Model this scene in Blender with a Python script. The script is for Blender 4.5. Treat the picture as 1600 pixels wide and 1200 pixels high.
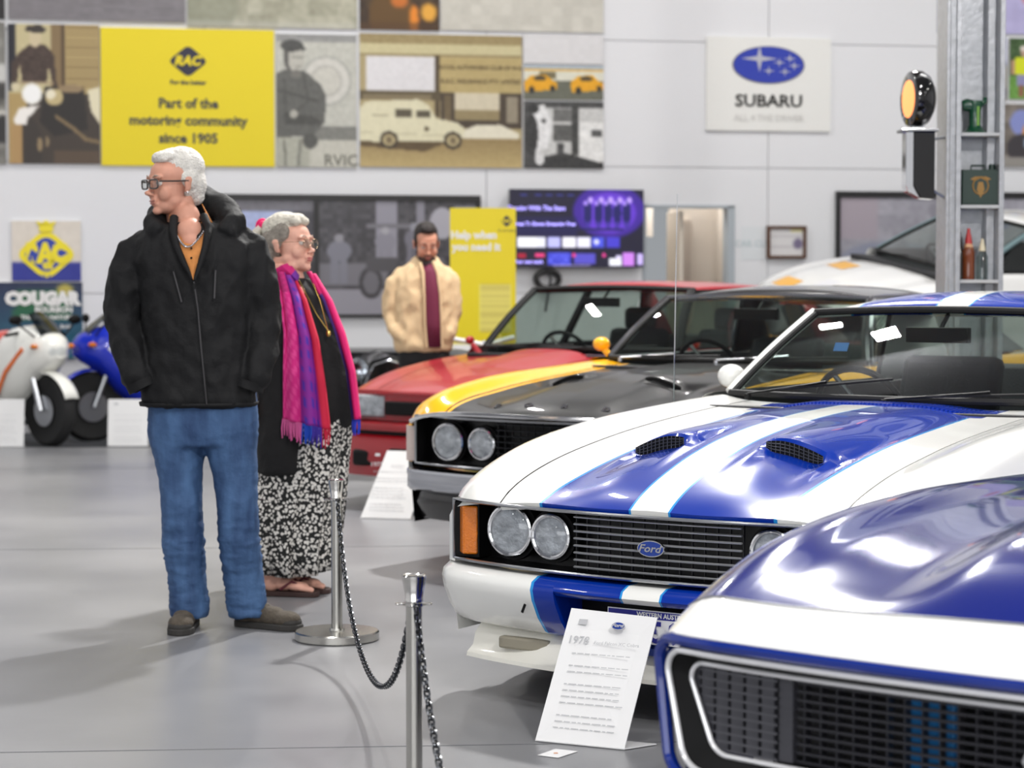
import bpy, bmesh, math, random
import numpy as np
from mathutils import Vector, Matrix, noise
for o in list(bpy.data.objects): bpy.data.objects.remove(o)
S = bpy.context.scene
COL = S.collection
rnd = random.Random(7)
# ------------------------------------------------------------------ camera
F, CH = 3400.0, 1.38
PITCH = math.atan(160 / F)
cam = bpy.data.cameras.new('camera'); camo = bpy.data.objects.new('camera', cam); COL.objects.link(camo)
camo.location = (0, 0, CH); camo.rotation_euler = (math.pi / 2 - PITCH, 0, 0)
cam.sensor_width = 36; cam.lens = 36 * F / 1600; cam.clip_end = 200
cam.dof.use_dof = True; cam.dof.focus_distance = 6.9; cam.dof.aperture_fstop = 3.6
S.camera = camo
# ------------------------------------------------------------------ light
W = bpy.data.worlds.new('world'); S.world = W; W.use_nodes = True
W.node_tree.nodes['Background'].inputs[0].default_value = (.9, .95, 1, 1)
W.node_tree.nodes['Background'].inputs[1].default_value = .3
def area(loc, tgt, sx, sy, power, col=(1, .98, .95)):
    l = bpy.data.lights.new('area_light', 'AREA'); l.shape = 'RECTANGLE'; l.size = sx; l.size_y = sy; l.energy = power; l.color = col
    o = bpy.data.objects.new('area_light', l); COL.objects.link(o); o.location = loc
    o.rotation_euler = (Vector(tgt) - Vector(loc)).to_track_quat('-Z', 'Y').to_euler()
    return o
for _y in (-2.5, 2.5, 7.5, 12.5, 17.5):
    for _x in (-6, -1.5, 3, 7.5):
        area((_x, _y, 6.7), (_x, _y, 0), .14, .9, 95 if _y > 17 else 60)
area((-1.5, -5.4, 2.6), (-.5, 9, 1.2), 11, 3.4, 290, (.96, .98, 1))  # fill lamp added behind the camera to brighten surfaces facing it
area((.9, 13.4, 6.5), (-.6, 8, 0), .3, .3, 560)
area((3.4, -.5, 6.2), (1.2, 8, .4), .35, .35, 260)
S.view_settings.view_transform = 'Standard'; S.view_settings.look = 'None'
S.view_settings.exposure = 0.24; S.view_settings.gamma = 1.0; S.view_settings.use_curve_mapping = False
S.cycles.use_denoising = True
S.cycles.max_bounces = 7; S.cycles.diffuse_bounces = 3; S.cycles.glossy_bounces = 4; S.cycles.transparent_max_bounces = 16
S.cycles.caustics_reflective = False; S.cycles.caustics_refractive = False; S.cycles.sample_clamp_indirect = 6
# ------------------------------------------------------------------ measuring
def ray(u, v):
    a = (u - 800) / F; b = (600 - v) / F; c, s = math.cos(PITCH), math.sin(PITCH)
    return Vector((a, c + b * s, -s + b * c))
def at(u, v, Y):
    r = ray(u, v); t = Y / r.y; return Vector((r.x * t, Y, CH + r.z * t))
def gnd(u, v, z=0.0):
    r = ray(u, v); t = (z - CH) / r.z; return Vector((r.x * t, r.y * t, z))
# ------------------------------------------------------------------ colour and materials
def lin(c):
    return tuple((x / 255 / 12.92 if x / 255 <= .04045 else ((x / 255 + .055) / 1.055) ** 2.4) for x in c)
_M = {}
def mat(name, c=(128, 128, 128), rough=.5, metal=0, coat=0, bump=0, bscale=60, var=0, vscale=8, spec=.5, emit=0, sheen=0, alpha=1, wear=None):
    if name in _M: return _M[name]
    m = bpy.data.materials.new(name); m.use_nodes = True; nt = m.node_tree; b = nt.nodes['Principled BSDF']
    L = lin(c); b.inputs['Base Color'].default_value = (*L, 1)
    b.inputs['Roughness'].default_value = rough; b.inputs['Metallic'].default_value = metal
    b.inputs['Coat Weight'].default_value = coat; b.inputs['Coat Roughness'].default_value = .04
    b.inputs['Specular IOR Level'].default_value = spec if coat < 1 else .15; b.inputs['Sheen Weight'].default_value = sheen
    if emit:
        b.inputs['Emission Color'].default_value = (*L, 1); b.inputs['Emission Strength'].default_value = emit
    if alpha < 1: b.inputs['Alpha'].default_value = alpha
    if bump or var:
        tc = nt.nodes.new('ShaderNodeTexCoord')
    if bump:
        n = nt.nodes.new('ShaderNodeTexNoise'); n.inputs['Scale'].default_value = bscale; n.inputs['Detail'].default_value = 4
        bp = nt.nodes.new('ShaderNodeBump'); bp.inputs['Strength'].default_value = bump; bp.inputs['Distance'].default_value = .02
        nt.links.new(tc.outputs['Object'], n.inputs['Vector']); nt.links.new(n.outputs[0], bp.inputs['Height']); nt.links.new(bp.outputs[0], b.inputs['Normal'])
    if var:
        n2 = nt.nodes.new('ShaderNodeTexNoise'); n2.inputs['Scale'].default_value = vscale; n2.inputs['Detail'].default_value = 5
        r = nt.nodes.new('ShaderNodeValToRGB'); r.color_ramp.elements[0].position = .3; r.color_ramp.elements[1].position = .7
        r.color_ramp.elements[0].color = (*[x * (1 - var) for x in L], 1); r.color_ramp.elements[1].color = (*[min(1, x * (1 + var)) for x in L], 1)
        nt.links.new(tc.outputs['Object'], n2.inputs['Vector']); nt.links.new(n2.outputs[0], r.inputs[0]); nt.links.new(r.outputs[0], b.inputs['Base Color'])
    _M[name] = m; return m
def glassmat(name, tint=(225, 235, 230), k=1.0, rough=.0):
    if name in _M: return _M[name]
    m = bpy.data.materials.new(name); m.use_nodes = True; nt = m.node_tree; nt.nodes.clear()
    out = nt.nodes.new('ShaderNodeOutputMaterial'); mix = nt.nodes.new('ShaderNodeMixShader')
    t = nt.nodes.new('ShaderNodeBsdfTransparent'); t.inputs[0].default_value = (*lin(tint), 1)
    g = nt.nodes.new('ShaderNodeBsdfGlossy'); g.inputs['Roughness'].default_value = rough
    lw = nt.nodes.new('ShaderNodeLayerWeight'); lw.inputs[0].default_value = .5
    pw = nt.nodes.new('ShaderNodeMath'); pw.operation = 'POWER'; pw.inputs[1].default_value = 4.0; nt.links.new(lw.outputs['Facing'], pw.inputs[0])
    mul = nt.nodes.new('ShaderNodeMath'); mul.operation = 'MULTIPLY_ADD'; mul.inputs[1].default_value = .8 * k; mul.inputs[2].default_value = .05 * k; mul.use_clamp = True
    nt.links.new(pw.outputs[0], mul.inputs[0]); nt.links.new(mul.outputs[0], mix.inputs[0])
    nt.links.new(t.outputs[0], mix.inputs[1]); nt.links.new(g.outputs[0], mix.inputs[2]); nt.links.new(mix.outputs[0], out.inputs[0])
    _M[name] = m; return m
def attrmat(name, emit=0, rough=.5):
    if name in _M: return _M[name]
    m = bpy.data.materials.new(name); m.use_nodes = True; nt = m.node_tree; b = nt.nodes['Principled BSDF']
    a = nt.nodes.new('ShaderNodeAttribute'); a.attribute_name = 'Col'
    b.inputs['Roughness'].default_value = rough
    if emit:
        b.inputs['Base Color'].default_value = (.01, .01, .01, 1)
        nt.links.new(a.outputs['Color'], b.inputs['Emission Color']); b.inputs['Emission Strength'].default_value = emit
    else: nt.links.new(a.outputs['Color'], b.inputs['Base Color'])
    _M[name] = m; return m
def rampmat(name, stops, rough=.25, coat=1.0, yband=None, zlow=None):
    """paint laid out across the car: stops = [(|x| start, colour), ...]; yband=(y0,y1,x0,x1,colour) overrides"""
    m = bpy.data.materials.new(name); m.use_nodes = True; nt = m.node_tree; b = nt.nodes['Principled BSDF']
    b.inputs['Roughness'].default_value = rough; b.inputs['Specular IOR Level'].default_value = .12; b.inputs['Coat Weight'].default_value = coat * .8; b.inputs['Coat Roughness'].default_value = .02; b.inputs['Coat IOR'].default_value = 1.42
    tc = nt.nodes.new('ShaderNodeTexCoord'); sp = nt.nodes.new('ShaderNodeSeparateXYZ'); nt.links.new(tc.outputs['Object'], sp.inputs[0])
    ab = nt.nodes.new('ShaderNodeMath'); ab.operation = 'ABSOLUTE'; nt.links.new(sp.outputs[0], ab.inputs[0])
    r = nt.nodes.new('ShaderNodeValToRGB'); r.color_ramp.interpolation = 'CONSTANT'; e = r.color_ramp.elements
    while len(e) > 1: e.remove(e[-1])
    e[0].position = 0; e[0].color = (*lin(stops[0][1]), 1)
    for p, c in stops[1:]:
        q = e.new(p); q.color = (*lin(c), 1)
    nt.links.new(ab.outputs[0], r.inputs[0]); last = r.outputs[0]
    if yband:
        y0, y1, x0, x1, c = yband
        def cmpn(sock, op, v):
            n = nt.nodes.new('ShaderNodeMath'); n.operation = op; n.inputs[1].default_value = v; nt.links.new(sock, n.inputs[0]); return n.outputs[0]
        def mulm(a_, b_):
            n = nt.nodes.new('ShaderNodeMath'); n.operation = 'MULTIPLY'; nt.links.new(a_, n.inputs[0]); nt.links.new(b_, n.inputs[1]); return n.outputs[0]
        f = mulm(mulm(cmpn(sp.outputs[1], 'GREATER_THAN', y0), cmpn(sp.outputs[1], 'LESS_THAN', y1)), cmpn(ab.outputs[0], 'LESS_THAN', x1))
        mx = nt.nodes.new('ShaderNodeMix'); mx.data_type = 'RGBA'; nt.links.new(f, mx.inputs[0]); nt.links.new(last, mx.inputs[6]); mx.inputs[7].default_value = (*lin(c), 1)
        last = mx.outputs[2]
    if zlow:
        lt = nt.nodes.new('ShaderNodeMath'); lt.operation = 'LESS_THAN'; lt.inputs[1].default_value = zlow[0]; nt.links.new(sp.outputs[2], lt.inputs[0])
        mx = nt.nodes.new('ShaderNodeMix'); mx.data_type = 'RGBA'; nt.links.new(lt.outputs[0], mx.inputs[0]); nt.links.new(last, mx.inputs[6]); mx.inputs[7].default_value = (*lin(zlow[1]), 1); last = mx.outputs[2]
    nt.links.new(last, b.inputs['Base Color'])
    _M[name] = m; return m
# ------------------------------------------------------------------ object helpers
def tag(o, label=None, cat=None, group=None, kind=None):
    if label: o['label'] = label
    if cat: o['category'] = cat
    if group: o['group'] = group
    if kind: o['kind'] = kind
    return o
def empty(name, loc=(0, 0, 0), rz=0, label=None, cat=None, group=None):
    o = bpy.data.objects.new(name, None); COL.objects.link(o); o.location = loc; o.rotation_euler = (0, 0, rz); o.empty_display_size = .1
    return tag(o, label, cat, group)
class MB:
    def __init__(s): s.v = []; s.f = []; s.mi = []; s.m = 0
    def add(s, vs, fs):
        k = len(s.v); s.v += [tuple(p) for p in vs]; s.f += [tuple(i + k for i in f) for f in fs]; s.mi += [s.m] * len(fs); return s
    def use(s, i): s.m = i; return s
    def box(s, x0, y0, z0, x1, y1, z1, M=None):
        v = [Vector(p) for p in ((x0, y0, z0), (x1, y0, z0), (x1, y1, z0), (x0, y1, z0), (x0, y0, z1), (x1, y0, z1), (x1, y1, z1), (x0, y1, z1))]
        if M: v = [M @ p for p in v]
        return s.add(v, [(0, 3, 2, 1), (4, 5, 6, 7), (0, 1, 5, 4), (1, 2, 6, 5), (2, 3, 7, 6), (3, 0, 4, 7)])
    def cbox(s, c, d, M=None):
        return s.box(c[0] - d[0] / 2, c[1] - d[1] / 2, c[2] - d[2] / 2, c[0] + d[0] / 2, c[1] + d[1] / 2, c[2] + d[2] / 2, M)
    def rings(s, rs, close=True, caps=True):
        """rs: list of rings (equal length lists of points)"""
        n = len(rs[0]); vs = [p for r in rs for p in r]; fs = []
        for i in range(len(rs) - 1):
            for j in range(n if close else n - 1):
                a = i * n + j; b = i * n + (j + 1) % n
                fs.append((a, b, b + n, a + n))
        if caps and close:
            fs.append(tuple(reversed(range(n)))); fs.append(tuple((len(rs) - 1) * n + j for j in range(n)))
        return s.add(vs, fs)
    def tube(s, pts, r, n=8, caps=True, flat=1.0, up=None):
        pts = [Vector(p) for p in pts]; R = r if hasattr(r, '__len__') else [r] * len(pts); rs = []
        prev = None
        for i, p in enumerate(pts):
            t = (pts[min(i + 1, len(pts) - 1)] - pts[max(i - 1, 0)]).normalized()
            if prev is None:
                u = Vector(up) if up else (Vector((0, 0, 1)) if abs(t.z) < .9 else Vector((1, 0, 0)))
            else: u = prev
            u = (u - t * u.dot(t)).normalized(); prev = u; w = t.cross(u)
            rs.append([p + (u * math.cos(a) + w * math.sin(a) * flat) * R[i] for a in [2 * math.pi * k / n for k in range(n)]])
        return s.rings(rs, True, caps)
    def loop(s, pts, r, n=6):
        """closed tube"""
        pts = [Vector(p) for p in pts]; N = len(pts); vs = []; fs = []
        c = sum(pts, Vector()) / N
        for i, p in enumerate(pts):
            t = (pts[(i + 1) % N] - pts[i - 1]).normalized(); u = (p - c); u = (u - t * u.dot(t)).normalized(); w = t.cross(u)
            vs += [p + (u * math.cos(a) + w * math.sin(a)) * r for a in [2 * math.pi * k / n for k in range(n)]]
        for i in range(N):
            for j in range(n):
                a = i * n + j; b = i * n + (j + 1) % n; c2 = ((i + 1) % N) * n
                fs.append((a, b, c2 + (j + 1) % n, c2 + j))
        return s.add(vs, fs)
    def lathe(s, prof, c=(0, 0, 0), axis='Z', n=24, M=None):
        rs = []
        for r, h in prof:
            ring = []
            for k in range(n):
                a = 2 * math.pi * k / n; x, y = r * math.cos(a), r * math.sin(a)
                p = {'Z': (x, y, h), 'Y': (x, h, y), 'X': (h, x, y)}[axis]
                p = Vector(p) if M is None else M @ Vector(p)
                ring.append(Vector(c) + p)
            rs.append(ring)
        return s.rings(rs, True, True)
    def ell(s, c, r, M=None, nu=16, nv=10):
        rs = []
        for i in range(nv + 1):
            ph = math.pi * (i + .001) / (nv + .002) - math.pi / 2; ring = []
            for k in range(nu):
                a = 2 * math.pi * k / nu
                p = Vector((r[0] * math.cos(ph) * math.cos(a), r[1] * math.cos(ph) * math.sin(a), r[2] * math.sin(ph)))
                if M: p = M @ p
                ring.append(Vector(c) + p)
            rs.append(ring)
        return s.rings(rs)
    def grid(s, P, flip=False):
        """P[i][j] points"""
        n = len(P[0]); vs = [p for r in P for p in r]; fs = []
        for i in range(len(P) - 1):
            for j in range(n - 1):
                a = i * n + j; q = (a, a + 1, a + n + 1, a + n); fs.append(tuple(reversed(q)) if flip else q)
        return s.add(vs, fs)
    def prism(s, poly, d0, d1, axis='Y', M=None):
        """poly: 2D points; extruded along axis from d0 to d1"""
        def mk(a, b, d):
            p = Vector({'Y': (a, d, b), 'X': (d, a, b), 'Z': (a, b, d)}[axis]); return M @ p if M else p
        n = len(poly); vs = [mk(a, b, d0) for a, b in poly] + [mk(a, b, d1) for a, b in poly]
        fs = [tuple(range(n)), tuple(reversed(range(n, 2 * n)))] + [(j, j + n, (j + 1) % n + n, (j + 1) % n) for j in range(n)]
        return s.add(vs, fs)
    def mesh(s, name, mats, smooth=True, ang=40, fix=True):
        me = bpy.data.meshes.new(name); me.from_pydata(s.v, [], s.f)
        for m in (mats if isinstance(mats, (list, tuple)) else [mats]): me.materials.append(m)
        me.polygons.foreach_set('material_index', s.mi)
        if fix:
            bm = bmesh.new(); bm.from_mesh(me); bmesh.ops.remove_doubles(bm, verts=bm.verts, dist=1e-5)
            bmesh.ops.recalc_face_normals(bm, faces=bm.faces); bm.to_mesh(me); bm.free()
        if smooth:
            me.shade_smooth(); me.set_sharp_from_angle(angle=math.radians(ang))
        return me
    def build(s, name, mats, parent=None, smooth=True, ang=40, bevel=0, thick=0, sub=0, fix=True, off=-1):
        me = s.mesh(name, mats, smooth, ang, fix); o = bpy.data.objects.new(name, me); COL.objects.link(o)
        if parent: o.parent = parent
        if thick:
            md = o.modifiers.new('solid', 'SOLIDIFY'); md.thickness = thick; md.offset = off
        if bevel:
            md = o.modifiers.new('bevel', 'BEVEL'); md.width = bevel; md.segments = 2; md.limit_method = 'ANGLE'; md.angle_limit = .6
        if sub:
            md = o.modifiers.new('sub', 'SUBSURF'); md.levels = sub; md.render_levels = sub
        return o
def blob(parts, name, m, parent, vox=.012, sm=6, disp=None):
    """one continuous surface grown from overlapping volumes (voxel remesh), then smoothed"""
    me = parts.mesh(name, m, fix=False); o = bpy.data.objects.new(name, me); COL.objects.link(o)
    md = o.modifiers.new('r', 'REMESH'); md.mode = 'VOXEL'; md.voxel_size = vox; md.use_smooth_shade = True
    sm_ = o.modifiers.new('s', 'SMOOTH'); sm_.iterations = sm; sm_.factor = .5
    dg = bpy.context.evaluated_depsgraph_get(); dg.update(); me2 = bpy.data.meshes.new_from_object(o.evaluated_get(dg))
    o.modifiers.clear(); o.data = me2
    if not me2.materials: me2.materials.append(m if not isinstance(m, (list, tuple)) else m[0])
    if disp:
        nv = len(me2.vertices); co = np.empty(nv * 3); me2.vertices.foreach_get('co', co); no = np.empty(nv * 3); me2.vertices.foreach_get('normal', no)
        co = co.reshape(-1, 3); no = no.reshape(-1, 3)
        co = disp(co, no); me2.vertices.foreach_set('co', co.ravel()); me2.update()
    me2.shade_smooth()
    o.parent = parent
    return o
def text(s, size, m, parent, M, name='lettering', bold=0, ext=.0008, align='CENTER', sx=1, space=1.0):
    c = bpy.data.curves.new(name, 'FONT'); c.body = s; c.size = size; c.align_x = align; c.align_y = 'CENTER'; c.offset = bold; c.extrude = ext; c.resolution_u = 2; c.space_character = space
    t = bpy.data.objects.new(name, c); COL.objects.link(t)
    dg = bpy.context.evaluated_depsgraph_get(); dg.update(); me = bpy.data.meshes.new_from_object(t.evaluated_get(dg))
    COL.objects.unlink(t); bpy.data.objects.remove(t)
    me.transform(M @ Matrix.Diagonal((sx, 1, 1, 1))); me.materials.clear(); me.materials.append(m)
    o = bpy.data.objects.new(name, me); COL.objects.link(o); o.parent = parent; return o
def frame(o, ex, ey):
    """matrix with origin o, columns ex, ey, ex x ey"""
    ex = Vector(ex).normalized(); ey = Vector(ey); ey = (ey - ex * ey.dot(ex)).normalized(); ez = ex.cross(ey)
    return Matrix(((ex.x, ey.x, ez.x, o[0]), (ex.y, ey.y, ez.y, o[1]), (ex.z, ey.z, ez.z, o[2]), (0, 0, 0, 1)))
def copy_tree(o, parent=None):
    c = o.copy(); COL.objects.link(c); c.parent = parent
    for ch in list(o.children): copy_tree(ch, c)
    return c
class Cv:
    """flat print, painted cell by cell into the vertex colours of a board"""
    def __init__(s, w, h, c):
        s.w, s.h = w, h; s.a = np.empty((h, w, 3)); s.a[:] = c; s.X, s.Y = np.meshgrid((np.arange(w) + .5) / w, (np.arange(h) + .5) / h)
    def put(s, m, c, al=1.0): s.a[m] = s.a[m] * (1 - al) + np.array(c, float) * al; return s
    def rect(s, x0, y0, x1, y1, c, al=1.0): return s.put((s.X >= x0) & (s.X < x1) & (s.Y >= y0) & (s.Y < y1), c, al)
    def ell(s, cx, cy, rx, ry, c, al=1.0): return s.put(((s.X - cx) / rx) ** 2 + ((s.Y - cy) / ry) ** 2 < 1, c, al)
    def poly(s, pts, c, al=1.0):
        m = np.zeros(s.X.shape, bool); n = len(pts)
        for i in range(n):
            x0, y0 = pts[i]; x1, y1 = pts[(i + 1) % n]
            if y0 == y1: continue
            m ^= ((y0 > s.Y) != (y1 > s.Y)) & (s.X < (x1 - x0) * (s.Y - y0) / (y1 - y0) + x0)
        return s.put(m, c, al)
    def line(s, pts, w, c, al=1.0):
        asp = s.h / s.w
        for (x0, y0), (x1, y1) in zip(pts, pts[1:]):
            dx, dy = x1 - x0, (y1 - y0) * asp; L = dx * dx + dy * dy + 1e-9
            t = np.clip(((s.X - x0) * dx + (s.Y - y0) * asp * dy) / L, 0, 1)
            s.put((s.X - x0 - t * dx) ** 2 + ((s.Y - y0) * asp - t * dy) ** 2 < w * w, c, al)
        return s
    def gradv(s, y0, y1, c0, c1, x0=0, x1=1):
        m = (s.Y >= y0) & (s.Y < y1) & (s.X >= x0) & (s.X < x1); t = ((s.Y - y0) / (y1 - y0))[m][:, None]
        s.a[m] = np.array(c0) * (1 - t) + np.array(c1) * t; return s
    def noise(s, amp, k=1, seed=0, x0=0, y0=0, x1=1, y1=1, kx=None):
        g = np.random.RandomState(seed); kx = kx or k; n = g.rand(s.h // k + 2, s.w // kx + 2)
        n = np.repeat(np.repeat(n, k, 0), kx, 1)[:s.h, :s.w]; m = (s.X >= x0) & (s.X < x1) & (s.Y >= y0) & (s.Y < y1)
        s.a += ((n - .5) * 2 * amp * m)[:, :, None]; return s
    def blur(s, n=1):
        for _ in range(n):
            p = np.pad(s.a, ((1, 1), (1, 1), (0, 0)), 'edge'); s.a = (p[1:-1, 1:-1] * 2 + p[:-2, 1:-1] + p[2:, 1:-1] + p[1:-1, :-2] + p[1:-1, 2:]) / 6
        return s
    def fig(s, x, y, h, c, head=(190, 180, 160), w=.3):
        """small standing figure, feet at y"""
        asp = s.h / s.w; ww = h * w * asp
        s.rect(x - ww * .35, y - h * .5, x - ww * .03, y, c); s.rect(x + ww * .03, y - h * .5, x + ww * .35, y, c)
        s.ell(x, y - h * .66, ww * .5, h * .22, c); s.ell(x, y - h * .93, ww * .2, h * .09, head); return s
    def mesh(s, name, M, w, h, emit=0, rough=.45):
        a = np.clip(s.a, 0, 255) / 255; a = np.where(a <= .04045, a / 12.92, ((a + .055) / 1.055) ** 2.4)
        H, Wd = s.h, s.w; xs = (np.arange(Wd) / (Wd - 1) - .5) * w; zs = (.5 - np.arange(H) / (H - 1)) * h
        co = np.zeros((H, Wd, 3)); co[:, :, 0] = xs[None]; co[:, :, 1] = zs[:, None]
        Mn = np.array(M); co = co.reshape(-1, 3) @ Mn[:3, :3].T + Mn[:3, 3]
        idx = np.arange(H * Wd).reshape(H, Wd); f = np.stack([idx[:-1, :-1], idx[1:, :-1], idx[1:, 1:], idx[:-1, 1:]], -1).reshape(-1, 4)
        me = bpy.data.meshes.new(name); me.from_pydata(co.tolist(), [], f.tolist())
        at_ = me.attributes.new('Col', 'FLOAT_COLOR', 'POINT'); at_.data.foreach_set('color', np.concatenate([a.reshape(-1, 3), np.ones((H * Wd, 1))], 1).ravel())
        me.materials.append(attrmat('print_emit%s' % emit if emit else 'print_%s' % rough, emit, rough)); return me
# ------------------------------------------------------------------ room
WT = .17; WD = 20.5; PH = math.atan(WT); EW = Vector((math.cos(PH), math.sin(PH), 0)); NW = Vector((math.sin(PH), -math.cos(PH), 0)); W0 = Vector((0, WD, 0))
def wp(u, v, off=0.0):
    r = ray(u, v); o = Vector((0, 0, CH)); t = ((W0 + NW * off) - o).dot(NW) / r.dot(NW); return o + r * t
def wa(u, v):
    p = wp(u, v); return (p - W0).dot(EW), p.z
def wpt(a, z, off=0.0): return W0 + EW * a + NW * off + Vector((0, 0, z))
def wallbox(mb, a0, z0, a1, z1, o0, o1):
    M = Matrix.Translation(W0) @ Matrix(((EW.x, -NW.x, 0, 0), (EW.y, -NW.y, 0, 0), (0, 0, 1, 0), (0, 0, 0, 1)))
    return mb.box(a0, -o1, z0, a1, -o0, z1, M)
m_wall = mat('wall_paint', (232, 233, 236), .55, bump=.04, bscale=3)
m_joint = mat('joint', (205, 206, 208), .7)
def floor_material():
    m = mat('floor_epoxy', (132, 133, 137), .3, bump=.02, bscale=9, spec=.45); nt = m.node_tree; b = nt.nodes['Principled BSDF']
    tc = nt.nodes.new('ShaderNodeTexCoord'); n = nt.nodes.new('ShaderNodeTexNoise'); n.inputs['Scale'].default_value = .9; n.inputs['Detail'].default_value = 8
    r = nt.nodes.new('ShaderNodeValToRGB'); r.color_ramp.elements[0].position = .3; r.color_ramp.elements[1].position = .72
    r.color_ramp.elements[0].color = (*lin((114, 115, 119)), 1); r.color_ramp.elements[1].color = (*lin((144, 144, 146)), 1)
    nt.links.new(tc.outputs['Object'], n.inputs['Vector']); nt.links.new(n.outputs[0], r.inputs[0]); nt.links.new(r.outputs[0], b.inputs['Base Color'])
    r2 = nt.nodes.new('ShaderNodeMapRange'); r2.inputs[3].default_value = .26; r2.inputs[4].default_value = .42
    nt.links.new(n.outputs[0], r2.inputs[0]); nt.links.new(r2.outputs[0], b.inputs['Roughness']); return m
m_floor = floor_material()
fl = MB().box(-11, -6, -.2, 11, 24, 0).build('floor', m_floor, smooth=False); tag(fl, kind='structure')
js = MB()
E0 = gnd(0, 1176); E1 = gnd(700, 1165); d_ = (E1 - E0).normalized(); pz = Vector((-d_.y, d_.x, 0))
for k in range(0, 4):
    o = E0 + pz * (k * 4.9); M = frame(o, d_, pz); js.box(-12, -.003, .0002, 12, .003, .0012, M)
for k in (-2, 2):
    o = gnd(560, 1173) + d_ * (k * 4.0); M = frame(o, d_, pz); js.box(-.0025, -6, .0002, .0025, 16, .0012, M)
o = js.build('floor_joint', mat('floor_joint', (104, 105, 108), .8), fl, smooth=False)
ce = MB().box(-11, -6, 6.95, 11, 24, 7.1).build('ceiling', mat('ceiling_paint', (150, 152, 158), .8), smooth=False); tag(ce, kind='structure')
for nm, b in (('wall_left', (-11.1, -6, 0, -10.9, 24, 7)), ('wall_right', (10.9, -6, 0, 11.1, 24, 7)), ('wall_front', (-11, -6.1, 0, 11, -5.9, 7))):
    tag(MB().box(*b).build(nm, m_wall, smooth=False), kind='structure')
# back wall: backing plus proud panels with recessed joints, cut around the doorway
DO = [wa(1004, 320), wa(1147, 470)]; da0, da1, dz1 = DO[0][0], DO[1][0], DO[0][1]
wb = MB(); wallbox(wb, -12, 0, da0, 7, -.12, -.02); wallbox(wb, da1, 0, 12, 7, -.12, -.02); wallbox(wb, da0, dz1, da1, 7, -.12, -.02)
wallo = wb.build('wall_back', m_joint, smooth=False); tag(wallo, kind='structure')
ax = [wa(u, 258)[0] for u in (-560, -120, 320, 760, 1200, 1640, 2080)]; zz = [0] + [wa(800, v)[1] for v in (458, 259, 60, -139, -338)] + [7]
for i in range(len(ax) - 1):
    for j in range(len(zz) - 1):
        a0, a1, z0, z1 = ax[i] + .004, ax[i + 1] - .004, zz[j] + .004, zz[j + 1] - .004
        if i == len(ax) - 2: a1 = 11.8
        if i == 0: a0 = -11.8
        mb = MB()
        if a1 > da0 and a0 < da1 and z0 < dz1:
            if a0 < da0: wallbox(mb, a0, z0, da0, z1, -.03, 0)
            if a1 > da1: wallbox(mb, da1, z0, a1, z1, -.03, 0)
            if z1 > dz1: wallbox(mb, max(a0, da0), dz1, min(a1, da1), z1, -.03, 0)
        else: wallbox(mb, a0, z0, a1, z1, -.03, 0)
        mb.build('wall_panel', m_wall, wallo, smooth=False)
# doorway: jamb, leaf and the corridor beyond
m_jamb = mat('jamb_grey', (176, 184, 190), .5); m_beige = mat('corridor_beige', (222, 212, 200), .6)
dj = MB(); t = .07
wallbox(dj, da1 - t, 0, da1, dz1, -.16, .015); wallbox(dj, da0, dz1 - t * .4, da1, dz1, -.16, .015); wallbox(dj, da0, 0, da0 + t * .5, dz1, -.16, .015)
dob = dj.build('door_1', m_jamb, smooth=False, bevel=.004); tag(dob, kind='structure')
lf = MB(); A = lambda u: wa(u, 380)[0]
wallbox(lf, A(1067) , 0, A(1073), dz1 - .05, -.65, -.13); lf.build('door_leaf', mat('door_leaf', (226, 216, 202), .5), dob, smooth=False, bevel=.003)
cr = MB(); k = -1.3
wallbox(cr, da0 - .5, 0, A(1032), 3, k - .05, k); wallbox(cr, A(1074), 0, da1 + 1, 3, -.75, -.70); wallbox(cr, da0 - .5, dz1 - .28, A(1060), dz1 + .3, -1.1, -1.05)
wallbox(cr, da1 + .02, 0, da1 + .08, 3, -.75, -.13); wallbox(cr, A(1030), 0, A(1034), 3, -2.6, -1.3)
wallbox(cr, da0 - .6, 0, da0 - .5, 3, -1.3, -.13); wallbox(cr, da0 - .5, 2.9, da1 + 1, 3, -2.8, -.13)
tag(cr.build('wall_corridor', m_beige, smooth=False), kind='structure')
cw = MB(); wallbox(cw, A(1025), 0, A(1085), 3, -2.75, -2.7); tag(cw.build('wall_corridor_end', mat('pale_blue_wall', (176, 205, 220), .6), smooth=False), kind='structure')
o = MB(); wallbox(o, A(1056), .9, A(1066), 2.05, -2.69, -2.6); wallbox(o.use(1), A(1056), 1.28, A(1066), 1.44, -2.6, -2.58)
tag(o.build('noticeboard', [mat('notice_dark', (90, 92, 96), .6), mat('notice_orange', (214, 108, 60), .6)], smooth=False), 'narrow dark noticeboard with an orange strip seen through the doorway', 'noticeboard')
o = MB(); wallbox(o, A(1078), 0, A(1106), dz1 - .12, -.699, -.66); w2 = MB(); wallbox(w2, A(1082), 0, A(1091), dz1 - .2, -.66, -.655)
o = o.build('cupboard_door', mat('door_frame_in', (200, 188, 176), .5), smooth=False, bevel=.004); tag(o, 'tall beige inner door standing in its frame beyond the doorway', 'door'); w2.build('glass_strip', mat('strip_dark', (120, 112, 106), .3), o, smooth=False)
p = at(1017, 381, 0.1); ll = bpy.data.lights.new('corridor_light', 'AREA'); ll.energy = 22; ll.size = .5; lo = bpy.data.objects.new('corridor_light', ll); COL.objects.link(lo); lo.location = wpt((da0 + da1) / 2, 2.7, -.75)
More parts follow.
